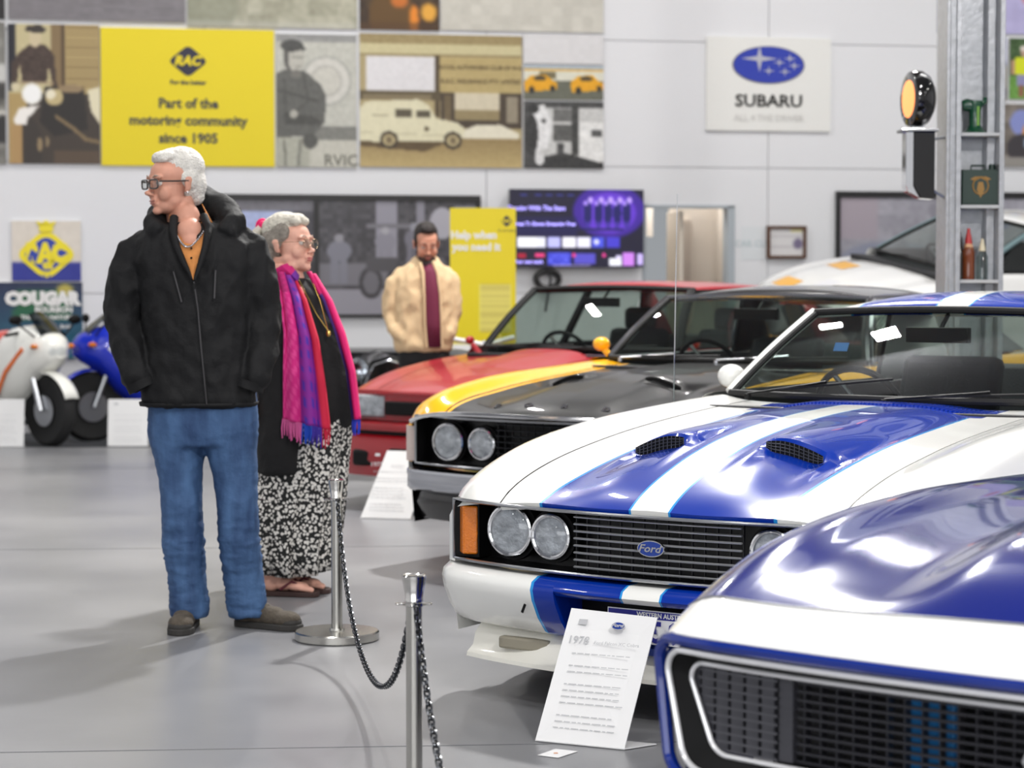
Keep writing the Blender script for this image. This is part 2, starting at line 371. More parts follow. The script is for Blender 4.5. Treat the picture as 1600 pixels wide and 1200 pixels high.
# ------------------------------------------------------------------ boards and posters
m_board = mat('board_edge', (214, 214, 212), .5); m_navy = mat('print_navy', (44, 42, 62), .5); m_yel = mat('print_yellow', (236, 214, 14), .45); m_white = mat('print_white', (240, 240, 238), .5)
def board(u0, v0, u1, v1, cv, name, label, cat, group=None, dep=.025, off=.0, edge=None, emit=0, rough=.45, cell=3.0):
    a0, z1 = wa(u0, v0); a1, z0 = wa(u1, v1); mb = MB(); wallbox(mb, a0, z0, a1, z1, off + .001, off + dep)
    root = mb.build(name, edge or m_board, smooth=False); tag(root, label, cat, group)
    w, h = a1 - a0, z1 - z0; M = frame(wpt((a0 + a1) / 2, (z0 + z1) / 2, off + dep + .0015), EW, (0, 0, 1))
    if cv is not None:
        me = cv.mesh('print', M, w * .998, h * .998, emit, rough); o = bpy.data.objects.new('print', me); COL.objects.link(o); o.parent = root
    return root, M, w, h
def size(u0, v0, u1, v1, cell=2.6): return max(8, int((u1 - u0) / cell)), max(8, int((v1 - v0) / cell))
SEP = (176, 160, 118); DK = (46, 40, 36)
MU = 'mural photo boards'
# grey road board, top left
c = Cv(*size(12, -70, 290, 37), (122, 118, 122)); c.noise(7, 1, 3, kx=14).noise(5, 3, 4).blur(1)
board(12, -70, 290, 36, c, 'mural_board', 'plain blurred grey photo board above the capped motorcyclist picture', 'poster', MU)
c = Cv(6, 40, (26, 22, 24)); board(-60, -70, 8, 31, c, 'mural_board', 'near black photo board in the top left corner of the mural', 'poster', MU)
c = Cv(*size(-60, 34, 9, 257), (120, 118, 112)); c.noise(30, 5, 2).rect(0, .3, 1, .42, (200, 200, 196)).rect(0, .62, 1, .8, (225, 223, 215)).ell(.9, .75, .2, .1, (40, 38, 38)).ell(.9, .48, .3, .06, (60, 58, 56)).blur(2)
board(-60, 34, 10, 257, c, 'mural_board', 'sliver of a grey and white picture board at the far left edge of the mural', 'poster', MU)
c = Cv(*size(292, -70, 558, 46), (168, 166, 146)); c.noise(14, 2, 5).noise(16, 9, 6).ell(.0, .7, .3, .5, (128, 132, 112), .5).rect(0, .9, 1, 1, (200, 200, 190), .4).blur(2)
board(292, -70, 558, 46, c, 'mural_board', 'pale mossy gravel photo board above the seated man picture', 'poster', MU)
c = Cv(*size(561, -70, 686, 49), (62, 42, 16)); c.noise(18, 4, 8).ell(.4, .8, .28, .35, (96, 66, 16)).ell(.68, .85, .06, .2, (236, 140, 30)).ell(.86, .75, .1, .12, (232, 170, 60)).ell(.5, .6, .1, .1, (200, 110, 30)).rect(0, .9, 1, 1, (80, 50, 14), .6).blur(2)
board(561, -70, 686, 49, c, 'mural_board', 'dark brown night photo board with glowing orange lights', 'poster', MU)
c = Cv(*size(688, -70, 942, 52), (206, 203, 192)); c.noise(6, 1, 9, kx=1).noise(8, 6, 10).blur(1)
board(688, -70, 942, 52, c, 'mural_board', 'pale stone coloured photo board at the top right of the mural', 'poster', MU)
c = Cv(*size(817, 53, 942, 101), (222, 221, 222)); c.noise(3, 3, 9)
board(817, 53, 942, 101, c, 'mural_board', 'blank off white board above the yellow cars picture', 'poster', MU)
# capped man with motorcycle and sidecar
c = Cv(*size(14, 38, 157, 257, 1.8), (196, 184, 142)); w_ = c
c.rect(0, 0, .09, .48, (22, 22, 34)).rect(.47, 0, .6, .5, (132, 110, 76)).rect(.58, 0, .62, .5, (80, 62, 42)).rect(.62, 0, 1, .5, (182, 160, 110))
for i in range(17): c.rect(.63, .02 + i * .028, 1, .03 + i * .028, (136, 114, 72))
c.rect(.0, .5, 1, 1, (60, 50, 42)).rect(.0, .5, .2, 1, (176, 150, 96))
c.poly([(.14, .2), (.24, .15), (.4, .15), (.5, .22), (.53, .45), (.5, .46), (.44, .3), (.42, .42), (.16, .42), (.13, .28), (.1, .42), (.03, .42), (.04, .28)], (66, 50, 42)).noise(12, 2, 4, .1, .15, .5, .45)
c.ell(.3, .1, .065, .07, (206, 190, 156)).poly([(.19, .05), (.22, .015), (.36, .01), (.42, .04), (.38, .07), (.24, .06)], (52, 44, 40))
c.ell(.08, .45, .05, .03, (216, 204, 170)).rect(.12, .41, .5, .43, (170, 150, 118))
c.poly([(.4, .45), (.82, .45), (.86, .75), (.5, .8), (.34, .7)], (34, 28, 24)).ell(.68, .46, .14, .03, (150, 128, 96)).poly([(.86, .47), (1, .44), (1, .72), (.9, .62)], (230, 222, 190))
c.ell(.26, .5, .11, .075, (240, 238, 228)).ell(.26, .5, .09, .062, (252, 252, 250)).ell(.5, .52, .1, .06, (196, 178, 130)).ell(.46, .5, .055, .035, (238, 230, 204))
c.poly([(.08, .68), (.14, .6), (.34, .58), (.24, .66), (.2, .71)], (246, 242, 236)).ell(.2, .9, .17, .24, (52, 44, 38)).rect(.02, .72, .15, 1, (176, 142, 92)).poly([(.06, .68), (.12, .6), (.22, .64), (.2, .72), (.08, .72)], (246, 242, 236))
c.line([(.52, .66), (.7, .74), (.84, .82), (1, .84)], .02, (128, 108, 76)).ell(.34, .86, .03, .05, (150, 130, 96)).ell(.42, .84, .02, .04, (140, 122, 92)).rect(.5, .9, 1, 1, (92, 74, 56), .8).blur(1)
board(12, 37, 157, 257, c, 'mural_board', 'sepia photo board of a capped man astride a motorcycle with sidecar', 'poster', MU)
# yellow board
r, M, w, h = board(157, 43, 429, 261, Cv(24, 24, (236, 214, 8)), 'mural_board', 'large yellow board about the motoring community with dark diamond logo', 'poster', MU, edge=m_yel)
def on(M, w, h, fx, fy, d=.004): return M @ Matrix.Translation(((fx - .5) * w, (.5 - fy) * h, d))
m_ink = mat('ink_grey', (70, 70, 66), .5)
text('Part of the', h * .1, m_ink, r, on(M, w, h, .5, .545), bold=.004)
text('motoring community', h * .1, m_ink, r, on(M, w, h, .5, .67), bold=.004)
text('since 1905', h * .1, m_ink, r, on(M, w, h, .5, .8), bold=.004)
text('For the better', h * .045, m_ink, r, on(M, w, h, .5, .39), bold=.002)
def diamond(M, w, h, cx, cy, rw, rh, m, parent, name='logo', d=.003, rounding=.22):
    pts = []
    for k in range(4):
        a = math.pi / 2 * k; p = Vector((math.cos(a) * rw, math.sin(a) * rh)); q0 = Vector((math.cos(a - math.pi / 2) * rw, math.sin(a - math.pi / 2) * rh)); q1 = Vector((math.cos(a + math.pi / 2) * rw, math.sin(a + math.pi / 2) * rh))
        A_ = p.lerp(q0, rounding); B_ = p.lerp(q1, rounding)
        for t in (0, .25, .5, .75, 1): pts.append(A_.lerp(p, t).lerp(p.lerp(B_, t), t))
    mb = MB(); mb.prism([(p.x, p.y) for p in pts], 0, .002, 'Z', on(M, w, h, cx, cy, d)); return mb.build(name, m, parent, smooth=False)
lg = diamond(M, w, h, .5, .235, w * .115, h * .118, m_navy, r)
text('RAC', h * .095, m_yel, r, on(M, w, h, .5, .235, .008) @ Matrix(((1, .25, 0, 0), (0, 1, 0, 0), (0, 0, 1, 0), (0, 0, 0, 1))), bold=.006)
# seated man
c = Cv(*size(431, 53, 557, 262, 1.8), (196, 196, 186)); c.rect(0, 0, 1, .06, (150, 150, 148)).noise(6, 3, 3)
for rr, cc in ((.32, (178, 178, 170)), (.28, (212, 210, 202)), (.2, (184, 182, 174)), (.17, (204, 202, 192))): c.ell(.62, .35, rr, rr * .6, cc)
c.rect(.4, .69, 1, .79, (128, 128, 122)).rect(.4, .79, 1, 1, (200, 198, 186))
c.poly([(0, .3), (.15, .26), (.36, .28), (.55, .38), (.62, .46), (.6, .66), (.45, .76), (.0, .78)], (96, 96, 92)).poly([(.1, .58), (.5, .62), (.58, .68), (.1, .68)], (74, 74, 70))
c.line([(.0, .42), (.5, .5)], .012, (70, 70, 66)).line([(.1, .34), (.12, .56)], .01, (74, 74, 70)).line([(.34, .3), (.4, .5), (.2, .6)], .01, (72, 72, 68)).ell(.22, .6, .05, .03, (180, 178, 168)).ell(.22, .17, .125, .125, (92, 90, 86)).ell(.25, .19, .1, .1, (188, 186, 176)).ell(.2, .09, .14, .045, (74, 74, 72)).line([(.16, .12), (.36, .11)], .012, (66, 66, 64)).rect(.2, .17, .34, .185, (120, 118, 110)).rect(.25, .24, .32, .25, (130, 124, 116)).ell(.25, .3, .07, .03, (120, 118, 112))
c.rect(0, .78, .42, 1, (176, 176, 162)).line([(.1, .8), (.12, 1)], .015, (120, 120, 110)).line([(.3, .8), (.27, 1)], .02, (130, 130, 120)).ell(.42, .8, .09, .06, (84, 84, 80)).noise(7, 2, 12).blur(1)
r, M, w, h = board(431, 53, 557, 262, c, 'mural_board', 'grey photo board of a man in overalls with folded arms', 'poster', MU)
text('RVIC', h * .12, mat('ink_mid', (120, 118, 108), .5), r, on(M, w, h, .8, .95), bold=.001)
# van
c = Cv(*size(561, 52, 815, 263, 1.8), SEP); c.rect(0, 0, 1, .08, (158, 140, 96)).noise(10, 1, 1, 0, 0, 1, .08).rect(0, .08, 1, .15, (206, 196, 152)).rect(0, .15, 1, .16, (120, 100, 60))
c.rect(.04, .17, .46, .43, (226, 224, 226)).rect(.46, .16, .49, .62, (76, 62, 40)).rect(.49, .17, 1, .44, (186, 166, 112)).rect(0, .43, .5, .5, (90, 78, 54)).rect(.02, .45, .44, .5, (130, 116, 86))
c.rect(.5, .44, 1, .7, (70, 58, 44)).rect(.58, .44, .86, .58, (214, 204, 178)).rect(.58, .56, .86, .64, (150, 134, 96)).rect(.9, .46, .97, .66, (150, 140, 120)).rect(.52, .45, .56, .66, (110, 94, 66)).poly([(.6, .74), (.7, .68), (.86, .67), (.98, .74), (.98, .8), (.6, .8)], (232, 226, 204))
c.gradv(.78, 1.01, (150, 128, 84), (196, 174, 120)).poly([(.0, .8), (.1, .74), (.55, .8), (.4, .88), (.0, .84)], (92, 74, 46))
c.poly([(.0, .56), (.04, .51), (.36, .49), (.42, .53), (.47, .63), (.6, .66), (.64, .7), (.64, .77), (.58, .8), (.1, .81), (0, .8)], (226, 220, 188))
c.rect(.22, .56, .32, .62, (88, 80, 62)).rect(.35, .57, .43, .62, (88, 80, 62)).rect(.07, .57, .19, .575, (150, 140, 110)).rect(.08, .61, .18, .615, (150, 140, 110)).line([(.0, .74), (.6, .76)], .003, (190, 182, 150))
for x in (.18, .57): c.ell(x, .795, .055, .065, (56, 46, 34)).ell(x, .795, .038, .045, (190, 174, 130)).ell(x, .795, .02, .024, (120, 104, 76))
c.ell(.41, .71, .014, .02, (96, 84, 60)).noise(5, 2, 15).blur(1)
r, M, w, h = board(561, 52, 815, 263, c, 'mural_board', 'sepia photo board of a cream panel van parked before a club building', 'poster', MU)
m_sp = mat('ink_sepia', (84, 66, 40), .5)
text('ROYAL AUTOMOBILE CLUB OF W.A.', h * .046, m_sp, r, on(M, w, h, .745, .245), sx=.85); text('R.A.C. INSURANCE PTY. LIMITED', h * .048, m_sp, r, on(M, w, h, .745, .35), sx=.88)
# yellow cars
c = Cv(*size(819, 103, 942, 157, 1.5), (104, 106, 92)); c.rect(0, 0, 1, .18, (176, 190, 200)).rect(0, .1, 1, .2, (222, 170, 60)).rect(0, .18, 1, .45, (226, 224, 206)).rect(.2, .2, .4, .4, (120, 110, 80))
for x in (.22, .8):
    c.poly([(x - .22, .5), (x - .12, .3), (x + .06, .28), (x + .14, .45), (x + .2, .5), (x + .2, .7), (x - .2, .78)], (236, 170, 20)).ell(x - .02, .38, .08, .07, (70, 60, 40)).ell(x - .12, .72, .035, .1, (34, 32, 30)).ell(x + .14, .66, .03, .09, (34, 32, 30))
c.noise(8, 2, 16).blur(1)
board(818, 102, 942, 157, c, 'mural_board', 'small photo board of two yellow rally cars', 'poster', MU)
c = Cv(*size(819, 159, 942, 263, 1.5), (70, 70, 70)); c.rect(.15, .1, 1, .85, (206, 206, 204)).poly([(.1, .1), (.25, .05), (.36, .3), (.3, .7), (.14, .75)], (236, 236, 236)).rect(.36, .35, .62, .6, (90, 90, 88)).rect(.6, .05, .68, .8, (60, 60, 58)).rect(.7, .3, 1, .9, (236, 236, 234)).rect(.84, .42, .98, .52, (80, 80, 80)).rect(.36, .12, .6, .3, (110, 110, 108)).ell(.1, .5, .08, .3, (50, 50, 50)).ell(.12, .12, .07, .07, (40, 40, 40)).ell(.25, .3, .03, .04, (90, 90, 90)).poly([(.15, .85), (.5, .76), (1, .92), (1, 1), (.1, 1)], (50, 50, 50)).ell(.2, .85, .06, .1, (225, 225, 225)).rect(.42, .62, .5, .8, (70, 70, 70)).noise(16, 2, 17).blur(1)
board(818, 158, 942, 264, c, 'mural_board', 'black and white photo board of people beside old breakdown trucks', 'poster', MU)
# right hand boards behind the column
MR = 'photo boards behind the steel column'
c = Cv(*size(1465, -70, 1700, 56), (168, 164, 214)); c.ell(.55, .5, .3, .5, (190, 184, 226)).ell(.1, .8, .15, .4, (90, 100, 190)).ell(.62, .45, .08, .2, (200, 120, 130)).noise(8, 4, 3).blur(2)
board(1465, -70, 1700, 56, c, 'mural_board', 'lavender blue photo board high behind the steel column', 'poster', MR)
c = Cv(*size(1465, 57, 1571, 158), (204, 208, 232)); c.rect(0, .4, 1, .45, (110, 120, 160)).rect(0, .45, 1, 1, (142, 138, 120)).rect(0, .8, 1, .95, (70, 66, 74)).noise(6, 3, 4).blur(1)
board(1465, 57, 1571, 158, c, 'mural_board', 'landscape photo board with pale sky left of the steel column', 'poster', MR)
c = Cv(*size(1576, 60, 1700, 157, 1.5), (64, 92, 50)); c.rect(0, .62, 1, 1, (108, 158, 70)).noise(14, 3, 5).poly([(.08, .32), (.34, .32), (.36, .6), (.06, .6)], (226, 234, 30)).rect(.1, .6, .32, .78, (150, 148, 190)).rect(.12, .76, .18, .95, (150, 100, 80)).rect(.24, .76, .3, .95, (150, 100, 80)).ell(.2, .22, .06, .1, (196, 160, 140)).ell(.2, .17, .07, .05, (230, 220, 210)).rect(.03, .36, .07, .6, (190, 150, 120)).rect(.36, .36, .4, .6, (190, 150, 120)).blur(1)
board(1576, 60, 1700, 157, c, 'mural_board', 'photo board of a person in a bright yellow vest on grass', 'poster', MR)
c = Cv(*size(1465, 161, 1700, 262, 2), (120, 112, 104)); c.noise(26, 5, 6).ell(.55, .3, .08, .2, (140, 150, 210)).ell(.6, .5, .05, .2, (226, 150, 50)).ell(.55, .7, .1, .22, (60, 56, 60)).ell(.68, .62, .12, .14, (150, 176, 200)).rect(0, .85, 1, 1, (150, 146, 140)).blur(1)
board(1465, 161, 1700, 262, c, 'mural_board', 'crowded brown photo board of cyclists behind the steel column', 'poster', MR)
# black framed photographs
m_blk = mat('frame_black', (26, 25, 26), .4)
def framed(u0, v0, u1, v1, panes, label, t=9):
    a0, z1 = wa(u0, v0); a1, z0 = wa(u1, v1); s = (a1 - a0) / (u1 - u0); T = t * s
    root = empty('framed_photograph', wpt((a0 + a1) / 2, (z0 + z1) / 2, 0), PH, label, 'picture'); I = root.matrix_basis.inverted()
    def bx(nm, b, m, o0, o1):
        mb = MB(); wallbox(mb, *b, o0, o1); mb.v = [tuple(I @ Vector(p)) for p in mb.v]; return mb.build(nm, m, root, smooth=False)
    bx('frame_rail', (a0, z1 - T, a1, z1), m_blk, .001, .05); bx('frame_rail', (a0, z0, a1, z0 + T * .5), m_blk, .001, .05)
    bx('frame_stile', (a0, z0 + T * .5, a0 + T * .7, z1 - T), m_blk, .001, .05); bx('frame_stile', (a1 - T * .7, z0 + T * .5, a1, z1 - T), m_blk, .001, .05)
    for (p0, p1, cv) in panes:
        b0, b1 = wa(p0, 400)[0], wa(p1, 400)[0]
        M = I @ frame(wpt((b0 + b1) / 2, (z0 + z1 - T * .5) / 2, .03), EW, (0, 0, 1))
        o = bpy.data.objects.new('print', cv.mesh('print', M, b1 - b0, z1 - z0 - T * 1.5, 0, .3)); COL.objects.link(o); o.parent = root
        if p1 < u1 - 30: bx('frame_stile', (b1, z0 + T * .5, b1 + T * .9, z1 - T), m_blk, .001, .05)
    bx('backing', (a0, z0, a1, z1), m_blk, .0005, .012)
    return root
c1 = Cv(*size(300, 312, 494, 490, 2), (78, 76, 84)); c1.rect(.0, .05, .85, .4, (172, 184, 224)).rect(.72, .05, .85, .3, (110, 120, 150)).rect(.82, .0, 1, .5, (66, 64, 72)).rect(0, .0, 1, .1, (110, 108, 116)).rect(0, .5, 1, 1, (96, 94, 100)).noise(9, 3, 3).ell(.93, .7, .12, .18, (56, 54, 60)).blur(1)
c2 = Cv(*size(500, 312, 740, 490, 1.8), (70, 68, 74)); c2.noise(16, 4, 7).rect(.36, .0, .5, .5, (150, 148, 160)).rect(.3, .2, .95, .24, (120, 118, 126)).rect(.62, .0, .67, .7, (140, 138, 150)).ell(.78, .2, .08, .14, (176, 174, 184)).rect(.86, .05, 1, .9, (150, 152, 170)).rect(0, .78, 1, 1, (150, 148, 158)).rect(0, .55, .5, .75, (120, 118, 126)).rect(.55, .5, .8, .8, (104, 102, 110))
c2.fig(.13, .72, .42, (128, 128, 140), (150, 148, 156), .5).fig(.42, .6, .36, (140, 138, 150), (170, 168, 176), .5).fig(.6, .6, .4, (120, 118, 130), (150, 150, 160), .4)
for x in (.33, .5): c2.ell(x, .72, .075, .14, (60, 58, 64)).ell(x, .72, .05, .1, (110, 108, 116))
c2.rect(.3, .5, .5, .62, (80, 78, 84)).blur(1)
framed(300, 303, 750, 495, [(306, 490, c1), (498, 743, c2)], 'wide black framed pair of old photographs behind the couple')
c3 = Cv(*size(1312, 308, 1690, 468, 2.2), (164, 162, 172)); c3.noise(9, 3, 5).noise(10, 12, 8).rect(.36, .05, .41, .8, (140, 138, 148)).ell(.2, .62, .2, .2, (146, 150, 168)).ell(.25, .55, .03, .16, (124, 124, 138)).rect(0, .0, .15, .4, (172, 162, 172)).rect(.0, .85, 1, 1, (176, 174, 180)).blur(2)
framed(1305, 299, 1700, 474, [(1311, 1694, c3)], 'black framed pale grey photograph behind the white racing car')
# certificate
c4 = Cv(30, 26, (224, 222, 222)); c4.rect(.1, .3, .9, .34, (180, 176, 180)).rect(.1, .45, .8, .48, (186, 180, 184)).ell(.78, .55, .12, .16, (120, 110, 140)).rect(.6, .1, .9, .2, (230, 220, 150)).rect(.1, .6, .7, .64, (186, 180, 184)).blur(1)
r, M, w, h = board(1197, 353, 1258, 404, c4, 'framed_certificate', 'small brown framed certificate on the white wall beside the doorway', 'picture', edge=mat('frame_wood', (92, 62, 44), .5))
fr = MB()
for (x0, y0, x1, y1) in ((-.5, .41, .5, .5), (-.5, -.5, .5, -.41), (-.5, -.41, -.42, .41), (.42, -.41, .5, .41)): fr.box(x0 * w, y0 * h, 0, x1 * w, y1 * h, .02, M)
fr.build('frame', mat('frame_wood', (92, 62, 44), .5), r, smooth=False, bevel=.003)
# car maker sign
r, M, w, h = board(1103, 57, 1296, 206, None, 'wall_sign', 'square white wall sign with a blue oval star emblem', 'sign', edge=mat('sign_white', (238, 238, 234), .4), dep=.03)
def oval(M, rx, ry, m, parent, name, d0, d1, n=40):
    mb = MB(); mb.prism([(rx * math.cos(2 * math.pi * k / n), ry * math.sin(2 * math.pi * k / n)) for k in range(n)], d0, d1, 'Z', M); return mb.build(name, m, parent, smooth=False)
E_ = on(M, w, h, .495, .295, .001); m_sil = mat('silver_print', (196, 196, 204), .3, metal=.3)
oval(E_, w * .29, h * .2, mat('silver_dark', (110, 110, 130), .3, metal=.2), r, 'emblem_rim', .0, .006)
cvb = Cv(60, 40, (20, 40, 168)); cvb.ell(.2, .35, .35, .5, (30, 90, 205), .8).ell(.22, .4, .2, .3, (60, 150, 226), .7).blur(3)
oval(E_, w * .28, h * .19, mat('emblem_blue', (24, 52, 176), .3, coat=.6), r, 'emblem', .0, .009)
def star(M, R, q, m, parent):
    pts = []
    for k in range(4):
        a = math.pi / 2 * k; L = R if k % 2 == 0 else R * .72; pts.append((L * math.cos(a), L * math.sin(a))); b = a + math.pi / 4; pts.append((q * math.cos(b), q * math.sin(b)))
    mb = MB(); mb.prism(pts, 0, .003, 'Z', M); return mb.build('star', m, parent, smooth=False)
for (x, y, R) in ((-.075, .05, .17), (.085, .02, .06), (.17, .055, .06), (.205, -.005, .06), (-.0, -.05, .06), (.13, -.055, .06)):
    star(E_ @ Matrix.Translation((x * w, y * h * 1.3, .009)), R * w * .85, R * w * .15, m_sil, r)
text('SUBARU', h * .18, mat('ink_black', (38, 38, 36), .4), r, on(M, w, h, .5, .685), bold=.004, sx=1.13)
text('ALL 4 THE DRIVER', h * .1, mat('ink_pale', (212, 211, 208), .5), r, on(M, w, h, .5, .865), sx=.95)
text('CAR CLUB', .085, mat('ink_teal', (196, 212, 216), .5), tag(MB().box(-.14, -.001, -.16, .14, .0, .16, Matrix.Translation(wp(1180, 380, .002)) @ Matrix.Rotation(PH, 4, 'Z')).build('wall_decal', mat('decal', (226, 230, 233), .5), smooth=False), 'faint pale teal lettered decal on the wall beside the doorway', 'decal'), frame(wp(1180, 381, .006), EW, (0, 0, 1)))
# television
c = Cv(138, 82, (12, 8, 40)); c.ell(.74, .28, .27, .34, (70, 30, 170), .8).ell(.74, .3, .2, .26, (112, 62, 220), .7).blur(3)
c.rect(.0, .35, .5, .6, (14, 10, 90), .5)
for i, x in enumerate((.58, .66, .73, .8, .87)): c.ell(x, .3, .03, .17, (14, 12, 90)).ell(x + .02, .14, .02, .04, (190, 160, 250)).ell(x - .015, .18, .018, .03, (170, 140, 245)).rect(x - .015, .42, x + .015, .5, (60, 40, 150))
for x in (.08, .19, .27, .35, .43): c.rect(x, .07, x + .05, .09, (70, 80, 200))
c.rect(.06, .34, .43, .345, (80, 70, 190)).rect(0, .5, .85, .53, (10, 8, 70))
for x0, x1, cc in ((.06, .2, (250, 250, 255)), (.2, .27, (236, 236, 250)), (.28, .38, (190, 190, 250)), (.39, .49, (248, 246, 255)), (.5, .6, (238, 236, 255)), (.61, .7, (70, 80, 220)), (.72, .82, (66, 56, 200))): c.rect(x0, .61, x1, .74, cc)
c.ell(.645, .67, .02, .035, (225, 225, 255)).rect(.06, .82, .12, .88, (170, 14, 50)).rect(.19, .82, .26, .87, (240, 60, 130)).rect(.28, .81, .46, .96, (70, 76, 214)).noise(20, 4, 3, .28, .81, .62, .96).rect(.48, .82, .64, .95, (84, 76, 196)).ell(.475, .84, .015, .03, (240, 60, 150)).ell(.7, .84, .015, .03, (240, 60, 150)).rect(.74, .88, .83, .97, (246, 246, 255)).rect(.79, .84, .83, .9, (230, 220, 255)).rect(.84, .81, .93, .97, (206, 130, 236)).rect(.95, .82, .99, .96, (206, 186, 250)).rect(.32, .96, .6, .98, (200, 190, 250)).blur(1)
r, M, w, h = board(793, 296, 1001, 418, c, 'television', 'large wall television showing a purple menu screen', 'television', edge=mat('tv_black', (20, 20, 24), .3), dep=.06, off=.06, emit=1.0)
m_tt = mat('tv_text', (170, 160, 255), .5, emit=.9)
for s_, fx, fy, sz in (('Dancing With The Stars', .2, .245, .085), ('Great Tv Shows Streaming Free', .255, .445, .07)): text(s_, h * sz, m_tt, r, on(M, w, h, fx, fy), bold=.002, sx=.9)
text('Your next watch', h * .06, m_tt, r, on(M, w, h, .14, .93), bold=.002, sx=.9)
br = MB(); wallbox(br, *wa(860, 380), *wa(930, 330), .0, .06); br.build('bracket', m_blk, r, smooth=False)
p = wp(857, 437, .1); rt = empty('cable_coil', p, PH, 'coiled black cable hanging on the wall under the television', 'cable'); MB().loop([(.11 * math.cos(a) * (1 + .05 * math.sin(3 * a)), .05, .08 * math.sin(a)) for a in [2 * math.pi * k / 20 for k in range(20)]], .028, 7).build('coil', m_blk, rt); MB().tube([(0, 0, .1), (.02, -.01, 0), (-.03, 0, -.3)], .012, 6).build('cable_tail', m_blk, rt)
# yellow banner stand
def banner():
    Y = 17.6; a, b = at(703, 325, Y), at(806, 326, Y); w = (b - a).x; top = a.z; cx = (a.x + b.x) / 2
    root = empty('pull_up_banner', (cx, Y, 0), .05, 'tall yellow pull up banner standing beside the man in beige', 'banner')
    H = top - .06; c = Cv(52, int(52 * H / w), (236, 216, 20)); yb = .60
    c.rect(.44, .32, .93, .52, (242, 232, 120)); k = .32
    while k < .52: c.rect(.46, k, .9, k + .006, (206, 190, 90)); k += .014
    c.rect(.03, .57, .93, .86, (238, 238, 236)).rect(.03, .57, .97, .6, (250, 250, 250)).fig(.14, .84, .2, (60, 62, 66), (90, 90, 90), .45).fig(.34, .84, .1, (90, 90, 92), (120, 120, 120), .6).ell(.6, .72, .24, .06, (120, 120, 122)).noise(30, 3, 2, .4, .66, .9, .8).ell(.5, .79, .06, .035, (40, 40, 42)).ell(.76, .79, .06, .035, (40, 40, 42)).rect(.05, .8, .93, .86, (150, 150, 148)).blur(1)
    M = frame((0, -.012, .06 + H / 2), (1, 0, 0), (0, 0, 1)); o = bpy.data.objects.new('print', c.mesh('print', M, w, H)); COL.objects.link(o); o.parent = root
    MB().box(-w / 2, -.01, .06, w / 2, 0, top).build('panel', m_yel, root, smooth=False); MB().box(-w / 2 - .02, -.09, 0, w / 2 + .02, .1, .07).build('base', mat('alu', (180, 182, 186), .35, metal=1), root, smooth=False, bevel=.01)
    MB().tube([(0, .02, .06), (0, .02, top)], .01).build('pole', mat('alu', (180, 182, 186), .35, metal=1), root)
    text('Help when', H * .044, m_white, root, on(M, w, H, .36, .115, .004), bold=.004); text('you need it', H * .044, m_white, root, on(M, w, H, .40, .165, .004), bold=.004)
    diamond(M, w, H, .86, .055, w * .09, w * .09, m_navy, root); text('RAC', w * .07, m_yel, root, on(M, w, H, .86, .055, .006), bold=.002)
    text('For the better', w * .045, m_ink, root, on(M, w, H, .86, .095, .003))
banner()
# posters behind the motorcycles
c = Cv(42, 38, (226, 218, 206)); c.rect(0, .68, 1, 1, (40, 50, 150)).noise(4, 3, 2).blur(1)
r, M, w, h = board(18, 345, 127, 439, c, 'emblem_board', 'white and blue board with a yellow crowned diamond badge', 'sign')
mY = mat('badge_yellow', (246, 228, 30), .4); diamond(M, w, h, .5, .56, w * .46, h * .45, mY, r, 'badge', .003, .28)
diamond(M, w, h, .5, .56, w * .36, h * .33, mat('badge_blue', (34, 62, 170), .4), r, 'badge_field', .006, .28); MB().box(-w * .1, h * .32, .003, w * .1, h * .45, .012, M).prism([(-w * .12, h * .43), (w * .12, h * .43), (w * .14, h * .5), (w * .06, h * .46), (0, h * .52), (-w * .06, h * .46), (-w * .14, h * .5)], .003, .012, 'Z', M).build('crown', mY, r, smooth=False)
text('RAC', h * .4, mY, r, on(M, w, h, .5, .55, .01), bold=.022, sx=.82); text('of', h * .2, mY, r, on(M, w, h, .52, .73, .01), bold=.008); text('W.A.', h * .1, mat('badge_blue', (34, 62, 170), .4), r, on(M, w, h, .5, .93, .007))
c = Cv(60, 46, (22, 66, 84)); c.gradv(0, 1.01, (30, 40, 76), (24, 110, 130)).noise(6, 4, 2).rect(.45, .1, .9, .35, (22, 100, 60)).ell(.85, .12, .07, .09, (190, 176, 80)).rect(.42, .35, .9, .5, (20, 96, 66)).blur(2)
r, M, w, h = board(-60, 441, 130, 560, c, 'beverage_poster', 'dark teal poster with bold white lettering behind the motorcycles', 'poster')
text('COUGAR', h * .22, m_white, r, on(M, w, h, .665, .22), bold=.014); text('BOURBON', h * .1, m_white, r, on(M, w, h, .76, .36), bold=.003); text('THE BOLD NATURE', h * .075, m_white, r, on(M, w, h, .7, .46), bold=.002)
text('Bold.', h * .07, m_white, r, on(M, w, h, .86, .58), bold=.001)
